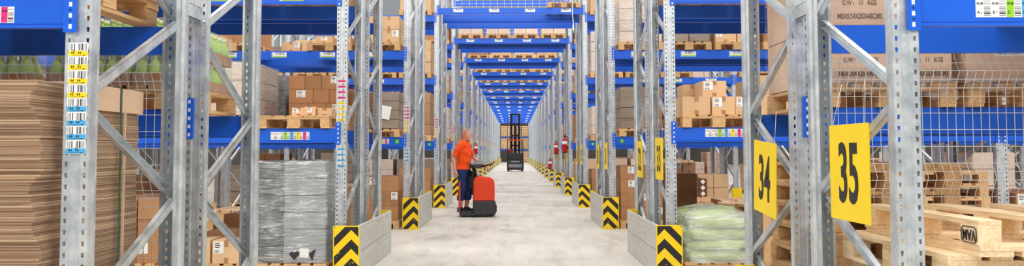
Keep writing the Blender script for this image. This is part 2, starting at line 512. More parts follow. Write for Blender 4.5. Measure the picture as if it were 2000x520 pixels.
# ------------------------------------------------------------------ blue shelf rails
def rail_meshes(L):
    mb = MB()
    pts = [(0, 0), (.048, 0), (.048, BEAM_H-.0), (.012, BEAM_H), (.012, BEAM_H - .004), (0, BEAM_H - .010), (0, .018), (.004, .014), (.004, .010), (0, .006)]
    rot = Matrix.Rotation(PI/2, 4, 'Z')
    # profile in (y,z) pushed along x
    n = len(pts)
    vs = [(-L/2, y, z) for y, z in pts] + [(L/2, y, z) for y, z in pts]
    fs = [tuple(range(n-1, -1, -1)), tuple(range(n, 2*n))] + [(i, (i+1) % n, n+(i+1) % n, n+i) for i in range(n)]
    mb.add(vs, fs)
    return mb
def bracket_mb(mb=None, x=0.0, s=1):
    """end bracket on the post face; s=+1: rail to the +x side"""
    mb = mb or MB()
    z0, z1 = -.022, BEAM_H + .065
    x0 = x; x1 = x - s * .052
    lo, hi = min(x0, x1), max(x0, x1)
    mb.box(lo, hi, -.012, -.0035, z0, z1, 0)
    mb.box(min(x, x+s*.006), max(x, x+s*.006), -.012, .046, z0, z1, 0)
    for i in range(5):
        zc = z0 + .025 + i * .05
        xm = (lo + hi) / 2
        mb.box(xm-.007, xm+.007, -.0128, -.011, zc - .010, zc + .010, 1)
        mb.lathe([(.004, 0), (.004, .002)], 8, 2, (xm, 0, 0)) if False else None
        mb.box(xm-.004, xm+.004, -.0128, -.011, zc+.021, zc+.029, 2)
    return mb
L_BAY = BAY - UPW
RAILM = rail_meshes(L_BAY).mesh('shelf_rail', 'blue')
BRK = {s: bracket_mb(None, 0, s).mesh('end_bracket', ['blue', 'wire', 'black']) for s in (1, -1)}
far = rail_meshes(L_BAY); bracket_mb(far, -L_BAY/2, 1); bracket_mb(far, L_BAY/2, -1)
RAILFAR = far.mesh('shelf_rail', ['blue', 'wire', 'black'])

def code_label_mesh(txt, w=.17, hh=.062, low='lgreen'):
    mb = MB(); mb.box(-w/2, w/2, -.0015, 0, 0, hh, 0)
    mb.box(-w/2+.03, w/2-.002, -.0018, -.0008, .002, .022, 1)
    mb.quad((-w/2+.004, -.0019, .008), (-w/2+.024, -.0019, .008), (-w/2+.024, -.0019, hh-.006), (-w/2+.004, -.0019, hh-.006), 2)
    t = text_mesh(txt, .19 * w, .95, .0012)
    mb.join(t, Matrix.Translation((.014, -.002, hh-.022)) @ Matrix.Rotation(PI/2, 4, 'X'), 3)
    return mb.mesh('location_label', ['white', low, 'barz', 'black'])
def strip_label_mesh(code, s=1.0, n=6, cols=('white', 'white', 'lgreen', 'lblue', 'yellow', 'pink')):
    """row of location stickers on a rail: coloured field with code and level letter, then a barcode"""
    mb = MB(); w = .072*s; hh = .088*s
    mats = ['white', 'barz', 'lgreen', 'lblue', 'yellow', 'pink', 'black']
    for i in range(n):
        x = (i - n/2) * w
        mb.box(x, x+w, -.0015, 0, 0, hh, 0)
        mb.box(x+.001, x+w*.5, -.0018, -.0008, .001, hh-.001, mats.index(cols[i]))
        mb.quad((x+w*.53, -.0019, hh*.08), (x+w*.95, -.0019, hh*.08), (x+w*.95, -.0019, hh*.88), (x+w*.53, -.0019, hh*.88), 1)
        r = Matrix.Rotation(PI/2, 4, 'X')
        mb.join(text_mesh(code, .017*s, .8, .0002), Matrix.Translation((x+w*.26, -.002, hh*.74)) @ r, 6)
        mb.join(text_mesh('ABCDEF'[i], .020*s, .9, .0002), Matrix.Translation((x+w*.17, -.002, hh*.26)) @ r, 6)
        ax, az = x + w*.37, hh*.26                         # up / down arrow
        q = -1 if i == 0 else 1
        if i < 2: mb.add([(ax-.004*s, -.002, az), (ax+.004*s, -.002, az), (ax, -.002, az+q*.008*s)], [(0,1,2) if q > 0 else (0,2,1)], 6)
    return mb.mesh('location_strip', mats)
def arrow_disc():
    mb = MB(); seg = 24
    vs = [(.05*math.cos(2*PI*k/seg), -.0015, .05*math.sin(2*PI*k/seg)) for k in range(seg)]
    mb.add(vs + [(x, 0, z) for x, y, z in vs], [tuple(range(seg))] + [(k, seg+k, seg+(k+1) % seg, (k+1) % seg) for k in range(seg)], 0)
    a = .026
    mb.add([(-a, -.0022, 0), (.004, -.0022, a), (.02, -.0022, a), (-.006, -.0022, 0), (.02, -.0022, -a), (.004, -.0022, -a)], [(0,3,2,1), (0,5,4,3)], 1)
    return mb.mesh('arrow_sticker', ['green', 'white'])

RAILS = {}
def rail(row, ab, fr, bayname, xc, z, lab, detail, group):
    """z = top of rail; fr 'front'/'rear' edge of the rack"""
    y0 = row_y(row) + (0 if ab == 'A' else DEP + GAP)
    if fr == 'front': loc, rz = (xc, y0, z - BEAM_H), 0
    else: loc, rz = (xc, y0 + DEP, z - BEAM_H), PI
    if detail:
        o = put('shelf_rail', RAILM, None, loc, (0, 0, rz))
        put('end_bracket', BRK[1], o, (-L_BAY/2, 0, 0)); put('end_bracket', BRK[-1], o, (L_BAY/2, 0, 0))
    else: o = put('shelf_rail', RAILFAR, None, loc, (0, 0, rz))
    o['kind'] = 'thing'
    tag(o, lab, 'shelf rail', group)
    RAILS[(row, ab, fr, bayname, round(z, 2))] = o
    return o
Z1A = 2.094
LEVN = {0: 'floor', 1: 'lower shelf', 2: 'middle shelf', 3: 'upper shelf'}
def side_rail(row, ab, fr, side, bay, lev, z=None):
    z = z or LV[lev]
    xc = (up_x(side, bay) + up_x(side, bay + 1)) / 2
    lab = f"blue {LEVN[lev]} rail, {fr} edge of {ORD[row]} row {'front' if ab=='A' else 'rear'} rack, {SIDE[side]}" + ("" if bay == 1 else ", one bay off")
    return rail(row, ab, fr, side + str(bay), xc, z, lab, row <= 3, 'blue shelf rails of the side bays')
for side in 'LR':
    for fr in ('front', 'rear'):
        side_rail(1, 'A', fr, side, 1, 1, Z1A)
        side_rail(1, 'B', fr, side, 1, 1)
        for row in (2, 3, 4):
            for ab in 'AB':
                for lev in ((1, 2) if row < 4 else (1, 2, 3)):
                    if row == 3 and ab == 'B' and lev == 2 and False: continue
                    side_rail(row, ab, fr, side, 1, lev)
        for ab in 'AB':
            for lev in (1, 2, 3): side_rail(5, ab, fr, side, 1, lev)
    for row in range(6, 11):
        for lev in (1, 2, 3): side_rail(row, 'A', 'front', side, 1, lev); side_rail(row, 'A', 'rear', side, 1, lev)
    for row in (2, 3, 4, 5, 6):
        for lev in (1, 2): side_rail(row, 'A', 'front', side, 2, lev); side_rail(row, 'A', 'rear', side, 2, lev)
# rails over the tunnel
TOPZ, TOP2 = 4.95, 6.15
xc = (XL + XR) / 2
CODE4 = [code_label_mesh(c, .25, .08, 'white') for c in ('29-01-D', '29-02-D', '29-03-D', '29-04-D')]
for row in range(4, NROW + 1):
    for ab in 'AB':
        for fr in ('front', 'rear'):
            o = rail(row, ab, fr, 'T', xc, TOPZ, f"blue overhead rail across the tunnel, {fr} edge of {ORD[row]} row {'front' if ab=='A' else 'rear'} rack", False, 'blue rails over the tunnel')
            if fr == 'front' and ab == 'A':
                for i in range(4): put('location_label', CODE4[i], o, (-1.31 + i*.895, 0, .055))
    if row in (5, 6, 7, 8):
        rail(row, 'A', 'front', 'T', xc, TOP2, f"blue high rail above the tunnel pallets, {ORD[row]} row front rack", False, 'blue high rails over the tunnel')
        rail(row, 'B', 'front', 'T', xc, TOP2, f"blue high rail above the tunnel pallets, {ORD[row]} row rear rack", False, 'blue high rails over the tunnel')
# stickers on the rails
o = RAILS[(1, 'A', 'front', 'L1', 2.09)]; put('location_strip', strip_label_mesh('35-57', .82), o, (1.775 - .395, 0, .022))
o = RAILS[(1, 'A', 'front', 'R1', 2.09)]; put('location_strip', strip_label_mesh('35-58', .95), o, (-1.775 + .45, 0, .036))
LS2 = strip_label_mesh('33-07', 1.0)
o = RAILS[(2, 'A', 'front', 'L1', 1.64)]; put('location_strip', LS2, o, (1.775 - .50, 0, .033))
o = RAILS[(2, 'A', 'front', 'R1', 1.64)]; put('location_strip', strip_label_mesh('33-08', 1.0), o, (-1.775 + .53, 0, .055))
AR = arrow_disc()
for row in (3, 4):
    o = RAILS[(row, 'A', 'front', 'L1', 1.64)]; put('arrow_sticker', AR, o, (1.775 - .10, 0, .08), label='round green arrow sticker')
    put('location_strip', LS2, o, (1.775 - .46, 0, .04))
    o = RAILS[(row, 'A', 'front', 'R1', 1.64)]; put('arrow_sticker', AR, o, (-1.775 + .10, 0, .08), (0, PI, 0), label='round green arrow sticker')
C31 = [code_label_mesh(c, .27, .09) for c in ('31-04-C', '31-03-C', '31-02-C', '31-01-C')]
C30 = [code_label_mesh(c, .27, .09) for c in ('31-08-C', '31-09-C', '31-10-C', '31-11-C')]
for row in (2, 3, 4):
    for lev in ((2,) if row < 4 else (2, 3)):
        for side, cs in (('L', C31), ('R', C30)):
            o = RAILS[(row, 'A', 'front', side + '1', LV[lev])]
            for i, dx in enumerate((-1.36, -.46, .41, 1.27)): put('location_label', cs[i], o, (dx, 0, .04))

# ------------------------------------------------------------------ end-of-rack guards with hazard chevrons
GZ = .564
def guard(row, side):
    s = -1 if side == 'L' else 1
    xin = -1.711 if side == 'L' else 1.545
    xout = xin + s * .29
    y0 = row_y(row) - .12; y1 = row_y(row) + 2*DEP + GAP - .22
    lab = f"hazard-striped rack guard with grey side boards, foot of {ORD[row]} row, {SIDE[side]}"
    t = thing('rack_guard', lab, 'rack guard', ((xin + xout)/2, y0, 0), 0, 'rack end guards along the tunnel')
    k = 'L' if side == 'L' else 'R'
    put('chevron_plate', GM['plate' + k], t, label='yellow and black chevron plate')
    put('end_plate', GM['end'], t, (-s*.0725, y1 - y0, 0), label='plain yellow plate')
    for z in (0.004, .286):
        put('side_board', GM['board'], t, (-s*.127, 0, z), label='grey side board')
    put('corner_post', GM['post'], t, (-s*.118, .03, 0)); put('corner_post', GM['post'], t, (-s*.118, y1-y0-.06, 0))
    return t
GM = {}
def build_guard_meshes():
    for k in 'LR':
        mb = MB(); mb.cbox(-.145, .145, 0, .014, .0, GZ, .004); GM['plate' + k] = mb.mesh('chevron_plate', 'chev' + k)
    mb = MB(); mb.cbox(-.0725, .0725, -.014, 0, .0, GZ + .01, .004); GM['end'] = mb.mesh('end_plate', 'yellow')
    Ls = 2*DEP + GAP - .22 + .12 - .028
    mb = MB(); mb.cbox(-.018, .018, .016, .016 + Ls*.5 - .002, 0, .276, .004); mb.cbox(-.018, .018, .016 + Ls*.5 + .002, Ls + .012, 0, .276, .004)
    GM['board'] = mb.mesh('side_board', 'board')
    mb = MB(); mb.box(-.03, .03, -.0, .05, 0, GZ - .02); GM['post'] = mb.mesh('corner_post', 'galv')
def boardmat():
    N = NT('grey_guard_board'); v = N.coord()
    a = N.noise(N.mapping(v, (6, .8, 10)), 4, 5)
    N.bsdf(N.ramp(a, [(.3, rgb(186, 186, 181)), (.7, rgb(208, 207, 201))]), .55, .1, a, .05)
    return N.m
M['board'] = boardmat()
build_guard_meshes()
for row in range(1, NROW + 1):
    for side in 'LR': guard(row, side)
# yellow post protectors one bay off the tunnel
mb = MB()
mb.cbox(-.11, .11, -.10, -.085, 0, .46, .004); mb.cbox(-.11, -.095, -.085, .06, 0, .46, .004); mb.cbox(.095, .11, -.085, .06, 0, .46, .004)
mb.box(-.15, -.11, -.1, .06, 0, .01); mb.box(.11, .15, -.1, .06, 0, .01)
PRT = mb.mesh('post_protector', 'yellow')
for row in (3, 4, 5):
    for side in 'LR':
        tag(put('post_protector', PRT, None, (up_x(side, 2), row_y(row) - .02, 0)), f"yellow steel post protector, {ORD[row]} row, one bay off tunnel, {SIDE[side]}", 'post protector', 'yellow post protectors')

# ------------------------------------------------------------------ hanging number plates
def number_plate(num, row, yc, zc, tilt, rope=True):
    x = 1.655
    w, h = .5, .48
    t = thing('number_plate', f"yellow hanging sign numbered {num[1]}, {ORD[row]} row {'front' if num[2] else 'rear'} rack frame, facing the tunnel", 'sign', (x, yc, zc), 0, 'yellow row number signs')
    t.rotation_euler = (tilt, 0, 0)
    mb = MB(); mb.cbox(-.004, .004, -w/2, w/2, -h/2, h/2, .0015)
    put('plate', mb.mesh('plate', 'yellow'), t)
    for side in (-1,):
        tm = text_mesh(num[0], .41, .66, .009, .0008)
        put('digits', tm, t, (-.0052, 0, -.018), (PI/2, 0, -PI/2), label='black row number')
    for q in (-1, 1):
        mb = MB(); mb.tube([(0, q*(w/2-.04), h/2-.01), (.03, q*(w/2-.10), h/2+.21)], .0015, 5)
        put('hanging_cord', mb.mesh('hanging_cord', 'wire'), t)
    return t
number_plate(('35', 'thirty-five', True), 1, 4.32, 1.268, 0.0)
number_plate(('34', 'thirty-four', False), 1, 5.78, 1.197, .07)
NAMES = ['thirty-three','thirty-two','thirty-one','thirty','twenty-nine','twenty-eight','twenty-seven','twenty-six','twenty-five','twenty-four','twenty-three','twenty-two']
for i, nm in enumerate(NAMES):
    row = 2 + i // 2; frnt = i % 2 == 0
    number_plate((str(33 - i), nm, frnt), row, row_y(row) + (.30 if frnt else 1.43 + .42), 1.29 if frnt else 1.27, 0)
# ------------------------------------------------------------------ goods: helpers
def slot_x(side, slot):
    d = .07 + .4 + (slot - 1) * .87 + (BAY - 4*.87) * ((slot - 1) // 4)
    return XL - UPW/2 - d if side == 'L' else XR + UPW/2 + d
NTH = ['', 'first', 'second', 'third', 'fourth', 'fifth', 'sixth', 'seventh', 'eighth', 'ninth', 'tenth', 'eleventh', 'twelfth']
SLOT = ['', 'next to tunnel'] + [n + ' from tunnel' for n in NTH[2:]]
def where(row, ab, side, lev, slot, brief=False):
    r = 'front' if ab == 'A' else 'rear'
    sl = SLOT[slot] if not brief else NTH[slot] + ' slot'
    return f"{ORD[row]} {r} rack {LEVN[lev]}, {SIDE[side]}, {sl}"
def lab(look, tier, *w):
    s = f"{look}, {tier + ', ' if tier else ''}{where(*w)}"
    if len(s.split()) > 16: s = f"{look}, {tier + ', ' if tier else ''}{where(*w, brief=True)}"
    if len(s.split()) > 16: s = s.replace('-sticker side', ' side').replace('-sign side', ' side') if len(s.split()) < 16 else s
    return s
def base_y(row, ab): return row_y(row) + (0 if ab == 'A' else DEP + GAP)
def lev_z(row, ab, lev):
    if lev == 0: return 0.0
    if row == 1 and ab == 'A': return Z1A
    return LV[lev]

# ---- pallets
PW, PL, PH = .8, 1.2, .144
def wobble_board(mb, x0, x1, y0, y1, z0, z1, mi=0, c=.003): mb.cbox(x0, x1, y0, y1, z0, z1, c, mi)
def pallet_parts():
    out = {}
    mb = MB()
    for xa, w in ((-.4, .145), (-.2175, .1), (-.0725, .145), (.1175, .1), (.255, .145)):
        wobble_board(mb, xa, xa + w, -.6, .6, .122, .144)
    out['deck_board'] = [(xa + w/2, w) for xa, w in ((-.4, .145), (-.2175, .1), (-.0725, .145), (.1175, .1), (.255, .145))]
    return out
def board_mesh(w, l, h, name, mat): 
    mb = MB(); mb.cbox(-w/2, w/2, -l/2, l/2, 0, h, .0025); return mb.mesh(name, mat)
PMESH = {}
for mt in ('wood', 'woodraw'):
    PMESH[mt] = dict(d1=board_mesh(.145, 1.2, .022, 'deck_board', mt), d2=board_mesh(.1, 1.2, .022, 'deck_board', mt), c=board_mesh(.8, .145, .022, 'cross_board', mt),
                     r1=board_mesh(.1, 1.2, .022, 'bottom_board', mt), r2=board_mesh(.145, 1.2, .022, 'bottom_board', mt),
                     b1=board_mesh(.1, .145, .078, 'block', mt), b2=board_mesh(.145, .145, .078, 'block', mt), b3=board_mesh(.145, .1, .078, 'block', mt), b4=board_mesh(.1, .1, .078, 'block', mt))
PLAN = []                                            # (part, mesh key, x, y, z)
for x, k in ((-.35, 'r1'), (0, 'r2'), (.35, 'r1')):
    PLAN.append(('bottom_board', k, x, 0, 0))
    for y in (-.5275, 0, .5275): PLAN.append(('block', 'b2' if x == 0 else 'b1', x, y, .022))
for y in (-.5275, 0, .5275): PLAN.append(('cross_board', 'c', 0, y, .100))
for x, k in ((-.3275, 'd1'), (-.1675, 'd2'), (0, 'd1'), (.1675, 'd2'), (.3275, 'd1')): PLAN.append(('deck_board', k, x, 0, .122))
PONE = {}
for mt in ('wood', 'woodraw'):
    mb = MB()
    for nm, k, x, y, z in PLAN:
        me = PMESH[mt][k]; b = [v.co for v in me.vertices]
        mb.box(x + min(v.x for v in b), x + max(v.x for v in b), y + min(v.y for v in b), y + max(v.y for v in b), z, z + max(v.z for v in b))
    PONE[mt] = mb.mesh('wooden_pallet', mt)
def pallet(x, y, z, label, detail=False, mt='wood', rz=0, group='wooden pallets', flip=False, zs=1.0):
    """x,y centre; z underside"""
    if not detail:
        o = put('wooden_pallet', PONE[mt], None, (x, y, z), (0, 0, rz)); return tag(o, label, 'pallet', group)
    t = thing('wooden_pallet', label, 'pallet', (x, y, z), rz, group)
    for nm, k, px, py, pz in PLAN:
        me = PMESH[mt][k]; j = R.uniform(-.004, .004)
        if flip: 
            hh = .078 if nm == 'block' else .022
            pz = PH - pz - hh
        put(nm, me, t, (px + j, py + R.uniform(-.003, .003), pz * zs), (0, 0, R.uniform(-.004, .004)), (1, 1, zs))
    return t

# ---- cartons
CM = {}
def carton_mesh(w, d, h, mat, lbl, tape=True):
    k = (round(w, 3), round(d, 3), round(h, 3), mat, lbl, tape)
    if k in CM: return CM[k]
    mb = MB(); mb.cbox(-w/2, w/2, -d/2, d/2, 0, h, .004)
    e = .0012
    if tape:
        mb.box(-.024, .024, -d/2 - e, -d/2 + .002, h*.72, h + e, 1); mb.box(-.024, .024, -d/2 - e, -d/2 + .002, 0, h*.25, 1)
        mb.box(-.024, .024, -d/2, d/2, h - .002, h + e, 1)
    if lbl:
        lw, lh = min(.11, w*.38), min(.13, h*.5)
        x0 = {1: -w/2 + .015, 2: w/2 - lw - .015, 3: -lw/2}[lbl]
        z1 = h - .012
        mb.box(x0, x0 + lw, -d/2 - .002, -d/2 + .001, z1 - lh, z1, 2)
        mb.quad((x0+.012, -d/2-.0026, z1-lh*.95), (x0+lw*.6, -d/2-.0026, z1-lh*.95), (x0+lw*.6, -d/2-.0026, z1-lh*.72), (x0+.012, -d/2-.0026, z1-lh*.72), 3)
        for q in range(3):
            mb.box(x0 + lw*.14, x0 + lw*(.6 + .1*(q % 2)), -d/2 - .0026, -d/2 - .001, z1 - lh*(.2 + .16*q), z1 - lh*(.13 + .16*q), 4)
    CM[k] = mb.mesh('carton', [mat, 'tape', 'white', 'bar', 'black'])
    return CM[k]
def carton(x, y, z, w, d, h, mat, label, lbl=0, tape=True, rz=0.0, group=None):
    o = put('carton', carton_mesh(w, d, h, mat, lbl, tape), None, (x, y, z), (0, 0, rz))
    return tag(o, label, 'carton', group)
TIER = {1: [''], 2: ['bottom tier', 'top tier'], 3: ['bottom tier', 'middle tier', 'top tier'], 4: ['bottom tier', 'second tier', 'third tier', 'top tier'],
        5: ['bottom tier', 'second tier', 'third tier', 'fourth tier', 'top tier'], 6: ['bottom tier', 'second tier', 'third tier', 'fourth tier', 'fifth tier', 'top tier']}
COLN = {1: [''], 2: ['inner', 'outer'], 3: ['inner', 'middle', 'outer'], 4: ['inner', 'second', 'third', 'outer']}
LOOK = {'kraft': 'brown carton', 'light': 'light-brown carton', 'darkbrown': 'dark-brown carton', 'pale': 'pale carton', 'rose': 'rosy-brown carton', 'greybrown': 'grey-brown carton'}
def stack(row, ab, side, lev, slot, nx, nz, mat='kraft', w=None, h=.3, lblp=.4, pal=True, top=None, dx=0, depth=1.12, ny=1, look=None, pd=False):
    """pallet with nx by nz cartons (ny deep) standing in a pallet place"""
    x0 = slot_x(side, slot) + dx; y0 = base_y(row, ab) + .565; z = lev_z(row, ab, lev)
    W = (row, ab, side, lev, slot)
    if pal: pallet(x0, y0, z, lab('wooden pallet', 'under cartons', *W), pd); z += PH
    w = w or .78 / nx; d = depth / ny
    s = 1 if side == 'R' else -1
    for k in range(nz):
        n = nx if (top is None or k < nz - 1) else top
        for i in range(n):
            for j in range(ny):
                xx = x0 + s * (i - (nx - 1) / 2) * w + R.uniform(-.003, .003)
                yy = y0 + (j - (ny - 1) / 2) * d + R.uniform(-.01, .01)
                l = R.choice((1, 2, 3)) if (R.random() < lblp and j == 0) else 0
                pos = (TIER[nz][k] + ' ' + COLN[nx][i] + (['', ' front', ' back'][j + 1] if ny == 2 else '')).strip()
                carton(xx, yy, z + k * (h + .002), w - .012, d - .014, h, mat, lab(look or LOOK[mat], pos, *W), l, True, R.uniform(-.006, .006), 'stacked cartons')
    return z + nz * (h + .002)

# ---- stretch-wrapped loads
def film_shell(w, d, h, seed, name, mat, amp=.012, top=True):
    """closed film envelope hugging a block: gridded box with puckers"""
    mb = MB(); rr = random.Random(seed)
    nx, ny, nz = max(4, int(w/.07)), max(4, int(d/.07)), max(4, int(h/.07))
    ph = [rr.uniform(0, 6.28) for _ in range(8)]
    def disp(a, b): return amp * (math.sin(a*17 + b*9 + ph[0]) * .5 + math.sin(a*31 - b*13 + ph[1]) * .3 + math.sin(b*37 + a*5 + ph[2]) * .35)
    def grid(f, na, nb, rev):
        vs = [f(i/na, j/nb) for j in range(nb+1) for i in range(na+1)]
        fs = []
        for j in range(nb):
            for i in range(na):
                q = (j*(na+1)+i, j*(na+1)+i+1, (j+1)*(na+1)+i+1, (j+1)*(na+1)+i)
                fs.append(q[::-1] if rev else q)
        mb.add(vs, fs, 0, True)
    edge = lambda u: min(1.0, 8*u*(1-u)+.05)
    grid(lambda u, v: (-w/2+u*w, -d/2 - disp(u*w, v*h)*edge(u)*edge(v), v*h), nx, nz, False)
    grid(lambda u, v: (-w/2+u*w, d/2 + disp(u*w+3, v*h)*edge(u)*edge(v), v*h), nx, nz, True)
    grid(lambda u, v: (w/2 + disp(u*d+5, v*h)*edge(u)*edge(v), -d/2+u*d, v*h), ny, nz, False)
    grid(lambda u, v: (-w/2 - disp(u*d+7, v*h)*edge(u)*edge(v), -d/2+u*d, v*h), ny, nz, True)
    if top: grid(lambda u, v: (-w/2+u*w, -d/2+v*d, h + disp(u*w+9, v*d)*edge(u)*edge(v)), nx, ny, False)
    me = mb.mesh(name, mat)
    bm = bmesh.new(); bm.from_mesh(me); bmesh.ops.remove_doubles(bm, verts=bm.verts, dist=.0005); bm.to_mesh(me); bm.free()
    return me
def wrapped(row, ab, side, lev, slot, h, mats=('greybrown',), nx=2, nz=5, fm='film', look='grey-brown film-wrapped load', dx=0, pal=True, seed=0, simple_=False, dz=0):
    x0 = slot_x(side, slot) + dx; y0 = base_y(row, ab) + .565; z = lev_z(row, ab, lev) + dz
    W = (row, ab, side, lev, slot)
    if pal: pallet(x0, y0, z, lab('wooden pallet', 'under wrapped load', *W)); z += PH
    return wrapped_at(x0, y0, z, h, lab(look, '', *W), mats, nx, nz, fm, seed + row*31 + slot*7 + lev*3, simple_)
def wrapped_at(x0, y0, z, h, label, mats, nx, nz, fm, seed, simple_=False, w=.76, d=1.14, cols=None):
    rr = random.Random(seed)
    t = thing('wrapped_load', label, 'wrapped pallet load', (x0, y0, z + .007), 0, 'film-wrapped pallet loads')
    hh = h / nz; cols = cols or [1.0 / nx] * nx; xs = [-w/2 + w*(sum(cols[:i]) + cols[i]/2) for i in range(nx)]
    for k in range(nz):
        for i in range(nx):
            mb = MB(); j = rr.uniform(-.014, .014); cw = w*cols[i]; mb.cbox(-cw/2+.004, cw/2-.004, -d/2+.012+j, d/2-.012+j, 0, hh-.006, .010)
            put('packed_box', mb.mesh('packed_box', mats[(i + k * 0) % len(mats)]), t, (xs[i], 0, k*hh), (rr.uniform(-.01, .01), rr.uniform(-.008, .008), rr.uniform(-.012, .012)))
    put('stretch_film', film_shell(w + .022, d + .022, h + .008, seed, 'stretch_film', fm), t, label='clear stretch film')
    return t
WFAR = {}
def wrapped_far(x0, y0, z, h, label, mat, seed=0):
    k = (mat, round(h, 2))
    if k not in WFAR:
        rr = random.Random(seed); mb = MB(); nz = max(2, int(h / .26))
        for q in range(nz):
            for i in (-1, 1):
                mb.cbox(i*.19-.185, i*.19+.185, -.56+rr.uniform(-.01, .01), .56+rr.uniform(-.01, .01), q*h/nz, (q+1)*h/nz-.008, .012)
        WFAR[k] = mb.mesh('boxed_load', mat)
    o = put('boxed_load', WFAR[k], None, (x0, y0, z), (0, 0, 0)); return tag(o, label, 'pallet load', 'boxed pallet loads deeper in the racks')

# ================================================================== ROW ONE
# -- strapped piles of flat corrugated sheets on the floor by the first post
def sheet_pile(x1, w, y0, y1, z0, z1, seed, amp):
    rr = random.Random(seed); mb = MB(); n = 128; t = (z1 - z0) / n
    sx = sy = 0
    for k in range(n):
        sx = sx*.6 + rr.uniform(-amp, amp); sy = sy*.6 + rr.uniform(-amp, amp)
        drift = amp * 1.6 * (math.sin(k * .17 + seed) + .6 * math.sin(k * .41))
        mb.box(x1 - w + sx, x1 + sx + drift, y0 + sy + drift, y1 + sy, z0 + k*t, z0 + (k+1)*t - .001)
    return mb.mesh('sheets', 'corr')
def cardboard_pile(name, label, x1, w, y0, y1, seed, amp, lid):
    t = thing(name, label, 'cardboard bundle', (x1 - w/2, (y0+y1)/2, 0))
    ox, oy = x1 - w/2, (y0+y1)/2
    me = sheet_pile(x1 - ox, w, y0 - oy, y1 - oy, PH, 1.695, seed, amp)
    o = put('flat_sheets', me, t); o['kind'] = 'stuff'
    if lid:
        mb = MB(); e = .016
        mb.cbox(x1-w-e-ox, x1+e-ox, y0-e-oy, y1+e-oy, 1.697, 1.712, .004)
        mb.cbox(x1+e-.006-ox, x1+e+.004-ox, y0-e-oy, y1+e-oy, 1.585, 1.711, .003)
        mb.cbox(x1-w-e-.004-ox, x1-w-e+.006-ox, y0-e-oy, y1+e-oy, 1.585, 1.711, .003)
        mb.cbox(x1-w-e-ox, x1+e-ox, y0-e-.004-oy, y0-e+.006-oy, 1.585, 1.711, .003)
        put('cover_board', mb.mesh('cover_board', 'coverlid'), t, label='beige folded cover board')
        mb = MB(); ys = 4.54 - oy; xx = x1 + .024 - ox
        mb.box(xx-.002, xx, ys-.009, ys+.009, PH, 1.72); mb.box(x1-w-.024-ox, xx, ys-.009, ys+.009, 1.716, 1.7185); mb.box(x1-w-.024-ox, x1-w-.022-ox, ys-.009, ys+.009, PH, 1.72)
        put('strap', mb.mesh('strap', 'strap'), t, label='green packing strap')
        mb = MB(); ys += .055; mb.box(xx-.012, xx-.001, ys-.006, ys+.006, PH, 1.6)
        put('edge_guard', mb.mesh('edge_guard', 'coverlid'), t)
    return t
cardboard_pile('sheet_bundle', 'bare pile of flat corrugated cardboard sheets, outermost, before the first barcode post', -2.07, .72, 3.77, 4.065, 3, .009, False)
cardboard_pile('sheet_bundle', 'pile of flat cardboard sheets under beige cover with green strap, behind first barcode post', -2.083, .72, 4.105, 4.80, 9, .003, True)
pallet(-2.465, 4.32, 0, 'wooden pallet under the piles of flat cardboard sheets')
cardboard_pile('sheet_bundle', 'second outer pile of flat cardboard sheets beside the bare pile, away from tunnel', -2.90, .75, 3.80, 4.80, 5, .005, False)
pallet(-3.30, 4.32, 0, 'wooden pallet under the outer pile of flat cardboard sheets')
# -- pallets lying on the first shelf
pallet(slot_x('L', 1), Y1 + .565, Z1A, 'empty wooden pallet on the first shelf above the strapped cardboard sheets', True)
pallet(slot_x('L', 1) + .01, Y1 + .555, Z1A + PH, 'second empty wooden pallet stacked on the one above strapped cardboard', True)
# -- shrink-wrapped bottle packs
def bottle_mesh():
    mb = MB(); mb.lathe([(.034, 0), (.037, .01), (.037, .115), (.030, .140), (.0145, .165), (.0145, .178), (.017, .178), (.017, .198), (.014, .200)], 10, 0, mis=[0,0,0,0,0,1,1,1])
    return mb.mesh('bottle', ['bottle', 'cap'])
BOT = bottle_mesh()
mb = MB(); tw, td, th = .245, .165, .075
mb.box(-tw/2, tw/2, -td/2, td/2, 0, .004)
for a in (-1, 1):
    mb.box(-tw/2, tw/2, a*td/2-.002, a*td/2+.002, 0, th); mb.box(a*tw/2-.002, a*tw/2+.002, -td/2, td/2, 0, th)
TRAY = mb.mesh('cardboard_tray', 'kraft')
PFILM = film_shell(.254, .174, .206, 4, 'shrink_film', 'filmpack', .004)
def bottle_pack(x, y, z, label):
    t = thing('bottle_pack', label, 'bottle pack', (x, y, z), 0, 'shrink-wrapped packs of green bottles')
    put('cardboard_tray', TRAY, t)
    for i in range(3):
        for j in range(2): put('bottle', BOT, t, ((i-1)*.079, (j-.5)*.079, .004))
    put('shrink_film', PFILM, t)
    return t
for slot, tiers in ((1, 2), (2, 2)):
    px = slot_x('L', slot); py = base_y(1, 'B') + .565
    pallet(px, py, 1.64, lab('wooden pallet', 'under bottle packs', 1, 'B', 'L', 1, slot), slot == 1)
    for k in range(tiers):
        for i in range(3):
            for j in range(6 if (slot == 1) else 1):
                if slot == 1 and i > 0 and 0 < j: continue
                pos = f"{['bottom','top'][k]} tier {COLN[3][i]}" + ('' if slot == 2 else ' ' + ['front', 'second', 'third', 'fourth', 'fifth', 'back'][j])
                bottle_pack(px - (-1 + i)*-.262 if False else px + (1 - i)*.262, py - .48 + j*.185, 1.64 + PH + k*.212, lab('green bottle pack', pos, 1, 'B', 'L', 1, slot))
wrapped(1, 'B', 'L', 1, 3, .62, ('greybrown',), 2, 3, 'filmthin')
